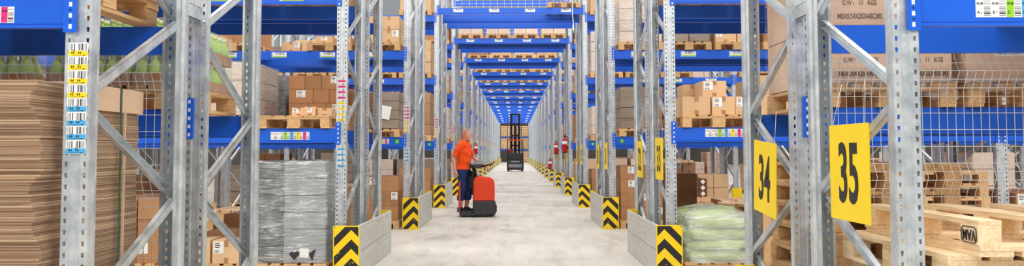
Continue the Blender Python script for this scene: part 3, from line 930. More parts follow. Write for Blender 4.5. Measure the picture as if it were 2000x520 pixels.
# -- printed cartons, first row, number-sign side, rear rack
def printed(slot, tiers, mat, looks, txt):
    px = slot_x('R', slot); py = base_y(1, 'B') + .565; W = (1, 'B', 'R', 1, slot)
    pallet(px, py, 1.64, lab('wooden pallet', 'under printed cartons' if txt else 'under labelled cartons', *W), True); z = 1.64 + PH + .006
    hh = .352
    t = thing('wrapped_load', lab(looks, '', *W), 'wrapped pallet load', (px, py, z), 0, 'film-wrapped pallet loads')
    for k in range(tiers):
        for i in range(2):
            mb = MB(); mb.cbox(-.195, .195, -.572, .572, 0, hh - .005, .006)
            c = put('carton', mb.mesh('carton', mat), t, ((i-.5)*.396, 0, k*hh))
            if txt:
                for s_, zz in (('N.W :    9    KGS', .215), ('G.W :   11   KGS', .138), ('MEAS:54X35X40CMS', .055)):
                    put('box_print', PRT_T[s_], c, (.035, -.5735, zz), UPRIGHT_TEXT)
                put('box_print', PRT_T['C/T NO'], c, (-.07, -.5735, .29), UPRIGHT_TEXT)
            else:
                mb = MB(); mb.box(-.02, .17, -.5745, -.572, .16, .30, 0); mb.quad((0, -.575, .17), (.13, -.575, .17), (.13, -.575, .235), (0, -.575, .235), 1); mb.box(.0, .14, -.5752, -.574, .255, .275, 2)
                put('paper_label', mb.mesh('paper_label', ['white', 'bar', 'lgreen']), c, label='white paper label')
    mb = MB()
    put('stretch_film', film_shell(.815, 1.17, tiers*hh, slot, 'stretch_film', 'filmthin', .006), t, label='clear stretch film')
    # film skirt drawn down over the pallet edge
    mb = MB(); rr = random.Random(slot); n = 22
    vs = []
    for i in range(n + 1):
        x = -.41 + .82*i/n; dz = .03 + .05*abs(math.sin(i*.9 + slot)) + (.03 if i > n*.6 else 0)
        vs += [(x, -.592 - .006*math.sin(i*1.7), .03), (x, -.603 - .010*math.sin(i*2.3), -dz)]
    mb.add(vs, [(2*i, 2*i+2, 2*i+3, 2*i+1) for i in range(n)], 0, True)
    put('film_skirt', mb.mesh('film_skirt', 'film'), t, label='torn film edge hanging over pallet')
PRT_T = {s: text_mesh(s, .042, .72, .0008, .0004, 'print') for s in ('N.W :    9    KGS', 'G.W :   11   KGS', 'C/T NO')}
PRT_T['MEAS:54X35X40CMS'] = text_mesh('MEAS:54X35X40CMS', .046, .66, .0008, .0004, 'print')
printed(1, 3, 'rose', 'film-wrapped cartons printed with weights', True)
printed(2, 3, 'rose', 'film-wrapped cartons bearing white labels', False)
# -- stacks of empty pallets on the floor, number-sign side
zs = 1.08 / (7 * PH)
TI = ['lowest', 'second lowest', 'third lowest', 'middle', 'third from top', 'second from top', 'topmost']
for k in range(7):
    top = k == 6
    t = pallet(1.96 + .4 + (0 if top else (-.10 if k == 5 else R.uniform(-.06, .0))), 3.70 + .6 + (0 if top else (.07 if k == 5 else R.uniform(0, .05))), k*PH*zs,
           ('upturned fresh pine pallet with stamped block, topmost on the stack behind the first numbered post' if top else f"fresh pine pallet, {TI[k]} in stack behind the first numbered post"), True, 'woodraw', 0, 'empty pallets', top, zs)
    if top:
        tm = text_mesh('MAV', .062, .85, .002, .0004)
        put('stamp', tm, t, (-.4065, -.5275, .083*zs), (PI/2, PI, PI/2), label='black stamp, upside down')
        mb = MB()
        oc = [(-.062, -.020), (-.048, -.034), (.048, -.034), (.062, -.020), (.062, .020), (.048, .034), (-.048, .034), (-.062, .020)]
        mb.tube([(-.4065, y, z) for y, z in oc + oc[:1]], .0022, 5)
        put('stamp_border', mb.mesh('stamp_border', 'black'), t, (0, -.5275, .083*zs))
px, py = slot_x('R', 1), base_y(1, 'B') + .565
for k in range(9):
    t = pallet(px + R.uniform(-.02, .03), py + R.uniform(-.02, .02), k*PH, f"weathered empty pallet, {(['lowest','second lowest','third lowest','fourth lowest','fifth from floor','fourth from top','third from top','second from top','topmost'])[k]} in stack behind the mesh panel, first rear rack", True, 'wood', 0, 'empty pallets')
    if k in (1, 3, 4):
        mb = MB(); mb.tube([(-.4065, .045*math.cos(w*PI/10), .034*math.sin(w*PI/10)) for w in range(21)], .002, 5)
        put('stamp_ring', mb.mesh('stamp_ring', 'black'), t, (0, -.5275, .061)); put('stamp', text_mesh('EPL', .034, .8, .001, .0004), t, (-.4070, -.5275, .061), (PI/2, 0, -PI/2))

# -- welded mesh panels at the back of the first front racks
def mesh_panel(x0, x1, z_bot, z_top, y, label, bends):
    t = MB(); n = int((x1 - x0) / .049)
    def off(z):
        for b in bends:
            if abs(z - b) < .10: return -.055 * (1 - abs(z - b) / .10)
        return 0
    zz = sorted(set([z_bot, z_top] + [b + q for b in bends for q in (-.1, 0, .1) if z_bot < b + q < z_top]))
    for i in range(n + 1):
        x = x0 + (x1 - x0) * i / n
        t.tube([(x, y + off(z), z) for z in zz], .0020, 5)
    z = z_top - .012
    while z > z_bot:
        t.tube([(x0, y + off(z) - .004, z), (x1, y + off(z) - .004, z)], .0020, 5)
        z -= .049 if any(abs(z - b) < .125 for b in bends) else .098
    return tag(put('hanging_mesh_panel', t.mesh('mesh_panel', 'wire'), None), label, 'mesh panel', 'welded wire panels')
mesh_panel(1.80, 5.30, 1.05, 2.0, Y1 + DEP + .12, 'welded wire back panel, first row, number-sign side, bent wires', (1.22, 1.83))
mesh_panel(-5.50, -2.02, .45, 2.0, Y1 + DEP + .12, 'welded wire back panel, first row, barcode-sticker side, behind cardboard piles', (1.22, 1.83))

# ================================================================== ROW TWO
# barcode side, floor: tall silver load
W = (2, 'A', 'L', 0, 1)
px, py = slot_x('L', 1) - .01, base_y(2, 'A') + .545
pallet(px, py, 0, lab('wooden pallet', 'under silvery load', *W))
t = wrapped_at(px, py, PH, 1.12, lab('silvery film-wrapped load of stacked tubs', '', *W), ('tubdark', 'silver'), 2, 6, 'film', 77, cols=(.38, .62))
mb = MB(); mb.box(.10, .20, -.588, -.586, .06, .16, 0); mb.add([(-.02,-.5875,.10),(.06,-.5875,.17),(.10,-.5875,.10),(.04,-.5875,.03)], [(0,3,2,1)], 1); mb.add([(.2,-.5875,.1),(.28,-.5875,.16),(.24,-.5875,.02)], [(0,2,1)], 1)
put('paper_label', mb.mesh('paper_label', ['white', 'dark']), t, label='white paper label among dark film scraps')
# two labelled cartons on the floor pallet
W = (2, 'A', 'L', 0, 2); x2 = slot_x('L', 2); y2 = base_y(2, 'A')
pallet(x2, y2 + .565, 0, lab('wooden pallet', 'under two cartons', *W))
carton(-3.20, y2 + .17, PH, .31, .40, .255, 'light', 'light carton with two white labels on floor pallet, second row, barcode-sticker side', 1)
carton(-3.535, y2 + .19, PH, .31, .44, .262, 'light', 'plain light carton beside the two-label carton, second row floor, barcode-sticker side', 0)
carton(-3.35, y2 + .85, PH, .62, .45, .30, 'kraft', 'wide brown carton behind the two-label carton, second row floor, barcode-sticker side', 0)
stack(2, 'B', 'L', 0, 2, 2, 2, 'kraft', h=.22)
stack(2, 'A', 'L', 0, 3, 2, 3, 'kraft', h=.24, lblp=.7)
stack(2, 'B', 'L', 0, 1, 2, 3, 'light', h=.26, ny=2)
# barcode side, first shelf
W = (2, 'A', 'L', 1, 1); x1 = slot_x('L', 1)
pallet(x1, y2 + .565, 1.64, lab('wooden pallet', 'under brown cartons', *W), True)
zz = 1.64 + PH
hs = .163
for k in range(3):
    wds = [[(-2.66, .235), (-2.425, .20), (-2.225, .15)], [(-2.66, .285), (-2.375, .19), (-2.185, .11)], [(-2.66, .19), (-2.47, .195), (-2.275, .2)]][k]
    for i, (xa, w) in enumerate(wds):
        carton(xa + w/2, y2 + .78, zz + k*(hs+.002), w - .004, .62, hs, 'kraft', lab('brown carton', TIER[3][k] + ' ' + ['outer', 'middle', 'inner'][i], *W), {(2,2): 2, (1,0): 3, (0,2): 2}.get((k, i), 0), False, group='stacked cartons')
carton(x1 + .02, y2 + .22, zz, .16, .2, .095, 'light', 'small light carton with white label in front of brown cartons, outer one', 1)
carton(x1 + .15, y2 + .20, zz, .13, .2, .105, 'light', 'small carton with slanting white label in front of brown cartons', 3)
carton(x1 + .31, y2 + .24, zz, .17, .2, .09, 'light', 'small plain carton in front of brown cartons, inner one', 0)
wrapped(2, 'A', 'L', 1, 2, .60, ('rose', 'pale'), 2, 3, 'film', 'pale film-wrapped load of boxes')
wrapped(2, 'B', 'L', 1, 2, .58, ('pale', 'silver'), 2, 3, 'film', 'whitish film-wrapped load')
wrapped(2, 'A', 'L', 1, 3, .60, ('greybrown', 'pale'), 2, 3, 'film', 'grey film-wrapped load')
stack(2, 'B', 'L', 1, 1, 2, 2, 'kraft', h=.2)
# number side, floor: bags under milky film
W = (2, 'A', 'R', 0, 1); xr = slot_x('R', 1)
pallet(xr, y2 + .545, 0, lab('wooden pallet', 'under green bags', *W), True)
t = thing('wrapped_load', lab('milky film-wrapped pile of green bags', '', *W), 'wrapped pallet load', (xr, y2 + .545, PH), 0, 'film-wrapped pallet loads')
def bag_mesh(w, d, h, seed):
    bm = bmesh.new(); bmesh.ops.create_uvsphere(bm, u_segments=24, v_segments=14, radius=1)
    rr = random.Random(seed); p = rr.uniform(0, 6)
    for v in bm.verts:
        x, y, z = v.co
        sg = lambda q, e: math.copysign(abs(q) ** e, q)
        nx, ny, nz = sg(x, .55), sg(y, .55), sg(z, .8)
        k = 1 + .05*math.sin(5*x + p) + .04*math.sin(7*y - p)
        v.co = Vector((nx*w/2, ny*d/2, nz*h/2*k + h/2))
    vs = [v.co.copy() for v in bm.verts]; bm.verts.index_update(); fs = [[v.index for v in f.verts] for f in bm.faces]; bm.free()
    m_ = MB(); m_.add(vs, fs, 0, True); return m_.mesh('bag', 'leaf')
for k, (bx, by, bz, bw, bd, bh, ra) in enumerate(((-.02, -.27, 0, .74, .56, .13, .03), (.0, .27, 0, .74, .56, .13, -.05), (.03, -.28, .115, .70, .54, .13, -.06), (-.02, .27, .115, .72, .54, .13, .08),
        (-.16, -.29, .235, .42, .54, .13, .18), (.19, -.27, .235, .40, .56, .12, -.14), (.0, .27, .235, .72, .52, .13, .05), (.02, -.26, .35, .70, .54, .13, .10), (-.05, .26, .355, .66, .52, .12, -.1), (-.12, -.2, .46, .46, .56, .11, .3), (.12, .2, .455, .5, .5, .11, -.2))):
    put('bag', bag_mesh(bw, bd, bh, k), t, (bx, by, bz), (R.uniform(-.05, .05), R.uniform(-.07, .07), ra))
def mound(w, d, h, seed):
    mb = MB(); rr = random.Random(seed); nu, nv = 56, 14
    vs = []
    for j in range(nv + 1):
        v = j / nv
        for i in range(nu):
            a = 2*PI*i/nu; c, s_ = math.cos(a), math.sin(a)
            sg = lambda q, e: math.copysign(abs(q) ** e, q)
            if v < .75:
                q = v / .75; k = 1 - .05*q*q; z = h*.86*q
            else:
                q = (v - .75) / .25; k = .95*(1 - q); z = h*(.86 + .14*math.sin(q*PI/2))
            pu = .018*math.sin(a*9 + v*14) + .014*math.sin(a*17 - v*23) + .012*math.sin(v*40 + a*3)
            vs.append(((w/2*k + pu*(v < .75))*sg(c, .4), (d/2*k + pu*(v < .75))*sg(s_, .4), z + .02*math.sin(3*c + 5*s_)*q))
    fs = [(j*nu+i, j*nu+(i+1) % nu, (j+1)*nu+(i+1) % nu, (j+1)*nu+i) for j in range(nv) for i in range(nu)]
    mb.add(vs, fs, 0, True); return mb.mesh('stretch_film', 'filmgreen')
put('stretch_film', mound(.88, 1.24, .60, 3), t, label='milky crumpled film')
mb = MB(); mb.box(.29, .37, -.632, -.629, .10, .2, 0); put('paper_label', mb.mesh('paper_label', 'white'), t)
# number side, floor behind
W = (2, 'B', 'R', 0, 1); yb = base_y(2, 'B')
pallet(xr, yb + .565, 0, lab('wooden pallet', 'under dark cartons', *W))
carton(2.16, yb + .35, PH, .36, .5, .44, 'darkbrown', 'tall dark-brown carton, lower, behind green bags, second rear rack', 0, False)
carton(2.16, yb + .35, PH + .442, .36, .5, .50, 'darkbrown', 'tall dark-brown carton, upper, behind green bags, second rear rack', 0, False)
carton(2.50, yb + .7, PH, .30, .5, .25, 'kraft', 'low brown carton beside dark-brown tall ones behind green bags', 0)
W = (2, 'B', 'R', 0, 2); x2r = slot_x('R', 2)
pallet(x2r, yb + .565, 0, lab('wooden pallet', 'under open carton', *W))
carton(2.98, yb + .45, PH, .46, .8, .30, 'light', 'wide tan carton, bottom, behind the green bags, second slot', 0, False)
carton(3.0, yb + .45, PH + .302, .44, .8, .23, 'light', 'wide tan carton, on top of another, behind green bags, second slot', 0, False)
for k in range(8): pallet(slot_x('R', 4) + R.uniform(-.03, .03), y2 + .565, k*PH, f"worn empty pallet, {(['lowest','second','third','fourth','fifth','sixth','seventh','topmost'])[k]} of stack on second row floor, number-sign side, fourth slot", False, 'wood', 0, 'empty pallets')
for k in range(5): pallet(slot_x('R', 2) + R.uniform(-.03, .03), y2 + .565, k*PH, f"worn empty pallet, {(['lowest','second','third','fourth','topmost'])[k]} of stack on second row floor, number-sign side, second slot", False, 'wood', 0, 'empty pallets')
# number side, first shelf: light cartons
W = (2, 'A', 'R', 1, 1)
pallet(xr, y2 + .565, 1.64, lab('wooden pallet', 'under light cartons', *W), True); zz = 1.64 + PH
for i, (dx, w, l) in enumerate(((-.23, .315, 0), (.075, .26, 1), (.305, .19, 1))):
    carton(xr + dx, y2 + .25, zz, w, .42, .205, 'light', lab('light carton', ['bottom inner', 'bottom middle', 'bottom outer'][i], *W), l)
    carton(xr + dx, y2 + .75, zz, w, .42, .205, 'light', lab('light carton', ['bottom inner back', 'bottom middle back', 'bottom outer back'][i], *W), 0)
carton(xr + .0, y2 + .36, zz + .207, .27, .42, .185, 'light', lab('light carton with label', 'top front', *W), 1)
carton(xr - .15, y2 + .85, zz + .207, .22, .42, .18, 'light', lab('light carton', 'top back inner', *W), 0)
carton(xr + .10, y2 + .88, zz + .207, .25, .42, .16, 'kraft', lab('brown carton', 'top back outer', *W), 0)
stack(2, 'A', 'R', 1, 2, 2, 2, 'light', h=.22)
stack(2, 'A', 'R', 1, 4, 2, 2, 'kraft', h=.24)

for slot in (5, 6):
    stack(2, 'A', 'R', 0, slot, 2, 3, 'kraft', h=.25)
    stack(2, 'A', 'R', 1, slot, 2, 2, 'light', h=.25)
# ================================================================== ROW THREE
wrapped(3, 'A', 'L', 1, 1, .66, ('darkbrown', 'greybrown'), 2, 4, 'filmthin', 'dark-brown film-wrapped load')
tag(put('delivery_note', (lambda mb: (mb.box(-.09, .09, -.001, .001, -.12, .12), mb)[1])(MB()).mesh('delivery_note', 'white'), None, (slot_x('L', 1) + .15, base_y(3, 'A') - .026, 2.08), (0, .2, 0)), 'white delivery note stuck slanting on the dark-brown wrapped load', 'paper sheet')
stack(3, 'A', 'L', 2, 1, 2, 2, 'light', h=.24, lblp=.9)
W = (3, 'A', 'L', 2, 2); y3 = base_y(3, 'A')
pallet(slot_x('L', 2), y3 + .565, 3.2, lab('wooden pallet', 'under small cartons', *W))
carton(slot_x('L', 2) - .12, y3 + .3, 3.344, .30, .4, .13, 'light', lab('low light carton', 'outer', *W), 3); carton(slot_x('L', 2) + .25, y3 + .3, 3.344, .22, .4, .12, 'light', lab('low light carton', 'inner', *W), 1)
stack(3, 'A', 'L', 2, 4, 2, 2, 'kraft', h=.28); stack(3, 'B', 'L', 2, 3, 2, 1, 'light', h=.2)
stack(3, 'A', 'L', 0, 1, 2, 3, 'kraft', h=.26, lblp=.7, ny=2)
stack(3, 'A', 'L', 0, 2, 2, 2, 'kraft', h=.22); stack(3, 'A', 'L', 0, 4, 2, 1, 'light', h=.2); stack(3, 'B', 'L', 0, 3, 2, 1, 'light', h=.24)
stack(3, 'A', 'L', 1, 2, 2, 2, 'kraft', h=.26); stack(3, 'A', 'L', 1, 3, 2, 3, 'light', h=.24)
wrapped(3, 'A', 'R', 1, 1, .74, ('greybrown', 'kraft'), 2, 4, 'filmthin', 'tall grey-brown film-wrapped load')
wrapped(3, 'A', 'R', 2, 1, .80, ('pale',), 2, 4, 'film', 'pale film-wrapped load')
wrapped(3, 'A', 'R', 2, 2, .5, ('greybrown',), 2, 3, 'filmthin', 'low grey-brown wrapped load')
stack(3, 'A', 'R', 2, 3, 2, 2, 'light', h=.2, lblp=1); stack(3, 'A', 'R', 2, 4, 3, 2, 'kraft', h=.2)
stack(3, 'A', 'R', 1, 2, 2, 2, 'kraft', h=.22); stack(3, 'A', 'R', 1, 4, 2, 2, 'light', h=.24)
stack(3, 'A', 'R', 0, 1, 2, 4, 'kraft', h=.24, lblp=.9, ny=2)
W = (3, 'A', 'R', 0, 2); x2r = slot_x('R', 2)
pallet(x2r, y3 + .565, 0, lab('wooden pallet', 'lower of two', *W)); 
carton(x2r - .19, y3 + .55, PH, .37, 1.0, .16, 'kraft', lab('flat brown carton', 'inner', *W)); carton(x2r + .19, y3 + .55, PH, .37, 1.0, .16, 'kraft', lab('flat brown carton', 'outer', *W))
pallet(x2r, y3 + .565, PH + .162, lab('wooden pallet', 'upper of two', *W))
def diamond_mesh():
    mb = MB(); mb.cbox(-.075, .075, -.5, .5, 0, .105, .003)
    a = .045; z = .052
    mb.add([(-a, -.5015, z), (0, -.5015, z-a), (a, -.5015, z), (0, -.5015, z+a)], [(0,1,2,3)], 1)
    return mb.mesh('carton', ['darkbrown', 'white'])
DM = diamond_mesh()
for k in range(3):
    for i in range(4):
        tag(put('carton', DM, None, (x2r - .22 + i*.152, y3 + .6, PH*2 + .163 + .106 + k*.107)), lab('dark carton with white diamond', TIER[3][k] + ' ' + COLN[4][i], *W), 'carton', 'dark cartons with white diamonds')
for i in range(2): carton(x2r - .19 + i*.38, y3 + .6, PH*2 + .162, .37, 1.0, .104, 'light', lab('low light carton', ['inner', 'outer'][i] + ' base', *W), 0)
W = (3, 'A', 'R', 0, 3); x3r = slot_x('R', 3)
pallet(x3r, y3 + .565, 0, lab('wooden pallet', 'lower of two', *W)); pallet(x3r, y3 + .565, PH, lab('wooden pallet', 'upper of two', *W))
carton(x3r - .05, y3 + .5, 2*PH, .52, .9, .2, 'light', lab('long light carton with labels', '', *W), 1)
stack(3, 'B', 'R', 0, 2, 3, 5, 'light', h=.2, lblp=.5); stack(3, 'A', 'R', 0, 4, 2, 3, 'kraft', h=.24)
stack(4, 'A', 'R', 0, 3, 3, 5, 'light', h=.2, lblp=.5)

# ================================================================== ROWS FOUR AND BEYOND
stack(4, 'A', 'L', 2, 1, 2, 3, 'light', h=.26, lblp=.8); stack(4, 'A', 'L', 3, 1, 2, 2, 'light', h=.26)
wrapped(4, 'A', 'L', 1, 1, 1.05, ('greybrown', 'kraft'), 2, 4, 'filmthin', 'tall grey-brown wrapped load')
stack(4, 'A', 'L', 0, 1, 2, 3, 'kraft', h=.27, ny=2)
wrapped(4, 'A', 'R', 2, 1, 1.0, ('pale',), 2, 4, 'film', 'pale film-wrapped load'); wrapped(4, 'A', 'R', 1, 1, .7, ('pale', 'light'), 2, 3, 'filmthin', 'pale low wrapped load'); stack(4, 'A', 'R', 3, 1, 2, 2, 'light', h=.26)
stack(4, 'A', 'R', 0, 1, 2, 3, 'kraft', h=.26, lblp=.8, ny=2)
FM = ['light', 'kraft', 'pale', 'greybrown', 'rose']
LF = {'darkbrown': 'dark-brown boxed load', 'light': 'light-brown boxed load', 'kraft': 'brown boxed load', 'pale': 'pale boxed load', 'greybrown': 'grey-brown boxed load', 'rose': 'rosy boxed load'}
def far_load(row, ab, side, lev, slot, mat, h):
    x = slot_x(side, slot); y = base_y(row, ab) + .565; z = lev_z(row, ab, lev); W = (row, ab, side, lev, slot)
    pallet(x, y, z, lab('wooden pallet', 'under boxed load', *W)); wrapped_far(x, y, z + PH, h, lab(LF[mat], '', *W), mat, row)
HS = (.5, .66, .82, 1.0)
for side in 'LR':
    for lev in (0, 1, 2):
        for slot in (2, 3, 4):
            if lev == 0 and side == 'R' and slot == 3: continue
            if R.random() < .8: far_load(4, 'A', side, lev, slot, R.choice(FM), R.choice(HS))
    for row in range(5, 11):
        for lev in (0, 1, 2, 3): far_load(row, 'A', side, lev, 1, R.choice(FM), R.choice(HS))
    for row, sl in ((5, range(2, 9)), (6, range(2, 9)), (4, range(5, 9)), (3, range(5, 9))):
        for slot in sl:
            for lev in (0, 1, 2):
                if row == 3 and lev == 2: continue
                if row == 6 and lev == 2: continue
                if R.random() < .85: far_load(row, 'A', side, lev, slot, R.choice(FM + ['greybrown', 'darkbrown']), R.choice(HS) if lev else R.choice((.82, 1.0, 1.2)))
    if side == 'R':
        for row in (5, 6):
            for slot in range(9, 13): far_load(row, 'A', side, 0, slot, R.choice(FM), R.choice((1.0, 1.2)))
    for slot in range(1, 5):                              # shelves above the view: pallets show from below, unseen loads added to shade
        far_load(2, 'A', side, 2, slot, R.choice(FM), R.choice(HS)); far_load(2, 'B', side, 2, slot, R.choice(FM), R.choice(HS))
        if side == 'L' and slot > 1: far_load(1, 'A', side, 1, slot, 'kraft', .66)
        if side == 'R' and slot > 1: far_load(1, 'A', side, 1, slot, 'kraft', .66)
# pallets on the rails over the tunnel
def tunnel_x(i): return XL + .06 + .07 + .4 + i * .87 + .02
TS = ['barcode-sticker end', 'second place', 'third place', 'number-sign end']
for row in range(4, 12):
    for i in range(4):
        if row == 4 and i != 3: continue
        y = row_y(row) + .565
        pallet(tunnel_x(i), y, TOPZ, f"wooden pallet above the tunnel, {ORD[row]} row front rack, {TS[i]}", False, 'wood', 0, 'pallets above the tunnel')
        m_ = 'pale' if row == 5 else R.choice(('light', 'kraft', 'pale', 'pale'))
        if row == 4: continue
        wrapped_far(tunnel_x(i), y, TOPZ + PH, .5 if row == 5 else R.choice((.66, .82)), f"{LF[m_]} above the tunnel, {ORD[row]} row front rack, {TS[i]}", m_, row)
for row in (4, 5, 6, 7):
    t = MB(); y = row_y(row) + 2*DEP + GAP + .06
    for i in range(19): x = XL + .08 + i*(BAY - .16)/18; t.box(x-.004, x+.004, y, y+.006, TOPZ + .01, TOPZ + 1.5)
    for k in range(12): z = TOPZ + .03 + k*.13; t.box(XL + .07, XR - .07, y-.004, y+.001, z-.004, z+.004)
    tag(put('hanging_mesh_panel', t.mesh('mesh_panel', 'wire'), None), f"wire fall-guard panel above the tunnel behind {ORD[row]} row", 'mesh panel', 'welded wire panels')
mb = MB(); mb.tube([(0, 0, 1.1), (.01, -.005, .8), (.0, .0, .5), (.02, -.01, .25), (.015, -.01, .12), (.03, -.01, .0)], [.010, .010, .011, .012, .03, .006], 6)
tag(put('hanging_tape', mb.mesh('hanging_tape', 'white'), None, (1.43, row_y(4) - .06, 4.30)), 'loose white strip of tape hanging over the first overhead rail', 'tape')
# closing rack at the end of the tunnel
yE = row_y(19)
for side in 'LR': 
    o = put('rack_upright', WHOLE[H_HIGH], None, (up_x(side, 1), yE, 0)); tag(o, f"rack frame of the closing rack at the tunnel end, {SIDE[side]}", 'rack upright', 'upright frames of the pallet racking')
RAILN = {1.64: 'lower', 3.20: 'upper'}
for z in (1.64, 3.20):
    for fr in ('front', 'rear'):
        rail(19, 'A', fr, 'E', xc, z, f"blue {RAILN[z]} rail of the closing rack at the tunnel end, {fr} edge", False, 'blue rails of the closing rack')
EN = ['barcode-sticker end', 'second place', 'third place', 'number-sign end']
for li, z in enumerate((0, 1.64, 3.20)):
    for i in range(4):
        if li == 0 and i == 0: continue
        pallet(tunnel_x(i), yE + .565, z, f"wooden pallet in the closing rack, {['floor','lower shelf','upper shelf'][li]}, {EN[i]}", False, 'wood', 0, 'pallets of the closing rack')
        rr = random.Random(li*5+i); mb = MB(); nz = 5
        for k in range(nz):
            for q in range(3):
                mb.cbox(-.39 + q*.262, -.14 + q*.262, -.55 + rr.uniform(0, .03), .55, k*.255, k*.255 + .235, .03)
        hgt = 1.0
        tag(put('sack_load', mb.mesh('sack_load', 'light'), None, (tunnel_x(i), yE + .565, z + PH)), f"tan bagged load in the closing rack, {['floor','lower shelf','upper shelf'][li]}, {EN[i]}", 'pallet load', 'loads of the closing rack')
# ================================================================== fire extinguishers
mb = MB(); mb.lathe([(.03, 0), (.072, .008), (.078, .03), (.078, .36), (.065, .41), (.03, .44), (.022, .46)], 16)
EXB = mb.mesh('cylinder_body', 'red')
mb = MB(); mb.lathe([(.079, .25), (.0795, .252), (.0795, .34), (.079, .342)], 16); EXL = mb.mesh('instruction_label', 'white')
mb = MB(); mb.box(-.018, .018, -.018, .018, .455, .50); mb.box(-.012, .012, -.09, .02, .50, .515); mb.box(-.012, .012, -.08, .0, .525, .54); mb.lathe([(.02, .46), (.02, .49)], 10, 0, (.0, -.03, 0))
EXV = mb.mesh('valve', 'rubber')
mb = MB(); mb.tube([(.02, 0, .48), (.09, 0, .46), (.105, 0, .36), (.095, 0, .2), (.092, 0, .12)], [.012, .012, .012, .012, .018], 8); EXH = mb.mesh('hose', 'rubber')
mb = MB(); mb.lathe([(.03, -.004), (.08, .0), (.081, .03), (.080, .032)], 16); EXF = mb.mesh('base_ring', 'rubber')
mb = MB(); mb.box(.07, .12, -.02, .02, .2, .24); mb.box(.112, .12, -.03, .03, .1, .42); EXK = mb.mesh('wall_bracket', 'galv')
def extinguisher(row, side, y, z, scale, label):
    s = -1 if side == 'L' else 1
    x = (-1.877 + .115) if side == 'L' else (1.674 - .115)
    t = thing('fire_extinguisher', label, 'fire extinguisher', (x, y, z), 0 if side == 'R' else PI, 'red fire extinguishers')
    t.scale = (scale,) * 3
    for nm, me in (('cylinder_body', EXB), ('instruction_label', EXL), ('valve', EXV), ('hose', EXH), ('base_ring', EXF), ('wall_bracket', EXK)): put(nm, me, t)
    if nm: pass
extinguisher(5, 'R', row_y(5) + .05, 1.33, 1.08, 'red fire extinguisher on the fifth row post, number-sign side')
extinguisher(6, 'R', row_y(6) + .05, 1.27, 1.0, 'red fire extinguisher on the sixth row post, number-sign side')
extinguisher(7, 'R', row_y(7) + .05, .58, 1.0, 'red fire extinguisher low above the guard of the seventh row, number-sign side')
extinguisher(7, 'L', row_y(7) + .05, 1.27, 1.0, 'red fire extinguisher on the seventh row post, barcode-sticker side')
extinguisher(6, 'L', row_y(6) + .05, 1.27, 1.0, 'red fire extinguisher behind the worker, sixth row post, barcode-sticker side')

# ================================================================== man on the tow tractor
TX, TY, TYAW = -.815, 18.62, .08
tr = thing('tow_tractor', 'orange-red stand-on tow tractor crossing the tunnel under the man in orange shirt', 'tow tractor', (TX, TY, 0), TYAW)
tr.scale = (.86, .92, 1)
mb = MB(); mb.cbox(-.44, .42, -.33, .33, .03, .08, .015); mb.cbox(-.44, -.41, -.33, .33, .03, .2, .012); mb.cbox(-.10, .44, -.345, .345, .05, .34, .025)
put('chassis', mb.mesh('chassis', 'dark'), tr, label='dark grey chassis skirt')
mb = MB(); mb.cbox(-.42, -.10, -.28, .28, .07, .090, .004)
for i in range(5): mb.box(-.40 + i*.06, -.37 + i*.06, -.26, .26, .090, .094)
put('platform', mb.mesh('platform', 'rubber'), tr, label='black ribbed foot mat')
mb = MB()
hood = [(-.10, .32), (.40, .32), (.425, .40), (.415, .74), (.36, .82), (-.02, .86), (-.10, .80)]
n = len(hood)
def rounded_prism(pts, w, c):
    bm = bmesh.new(); a = [bm.verts.new((x, -w/2, z)) for x, z in pts]; b = [bm.verts.new((x, w/2, z)) for x, z in pts]
    k = len(pts); bm.faces.new(a[::-1]); bm.faces.new(b)
    for i in range(k): bm.faces.new((a[i], a[(i+1) % k], b[(i+1) % k], b[i]))
    bmesh.ops.recalc_face_normals(bm, faces=bm.faces)
    bmesh.ops.bevel(bm, geom=bm.edges[:], offset=c, segments=3, affect='EDGES')
    bm.verts.index_update(); vs = [v.co.copy() for v in bm.verts]; fs = [[v.index for v in f.verts] for f in bm.faces]; bm.free()
    return vs, fs
mb.add(*rounded_prism(hood, .64, .03)); put('motor_hood', mb.mesh('motor_hood', 'orange'), tr, label='orange-red motor hood')
mb = MB(); mb.cbox(-.145, -.09, -.24, .24, .46, .96, .02); mb.cbox(-.19, -.13, -.20, .20, .60, .86, .02)
put('knee_pad', mb.mesh('knee_pad', 'rubber'), tr, label='black knee pad')
mb = MB(); mb.tube([(-.03, 0, .80), (-.06, 0, .95), (-.10, 0, 1.04)], [.05, .045, .04], 10); mb.cbox(-.17, .10, -.20, .20, 1.02, 1.10, .02)
col = put('steering_column', mb.mesh('steering_column', 'dark'), tr)
mb = MB(); mb.cbox(-.05, .16, -.17, .17, 1.10, 1.145, .015); mb.cbox(.02, .12, -.12, .02, 1.145, 1.19, .01); put('console', mb.mesh('console', 'grey'), col, label='light grey console')
for s in (-1, 1):
    mb = MB(); mb.tube([(-.08, s*.18, 1.06), (-.10, s*.27, 1.07), (-.14, s*.34, 1.09), (-.20, s*.36, 1.10)], [.018, .018, .022, .022], 8); put('handgrip', mb.mesh('handgrip', 'rubber'), col)
mb = MB(); mb.tube([(.10, -.1, 1.06), (.34, -.12, 1.10), (.42, -.10, 1.16)], [.022, .02, .016], 8); put('tiller_arm', mb.mesh('tiller_arm', 'dark'), col)
mb = MB(); mb.lathe([(.05, -.035), (.10, -.04), (.115, -.025), (.115, .025), (.10, .04), (.05, .035)], 20); WH = mb.mesh('wheel', 'rubber')
for nm, x, y in (('wheel', .30, -.30), ('wheel', .30, .30), ('wheel', -.0, -.30), ('wheel', -.0, .30)): put(nm, WH, tr, (x, y, .115), (PI/2, 0, 0))
mb = MB(); mb.cbox(-.455, -.415, -.22, .22, .08, .74, .015); put('back_rest', mb.mesh('back_rest', 'orange'), tr, label='orange-red standing rest')
mb = MB(); mb.cbox(.42, .47, -.33, .33, .10, .26, .02); put('bumper', mb.mesh('bumper', 'rubber'), tr)
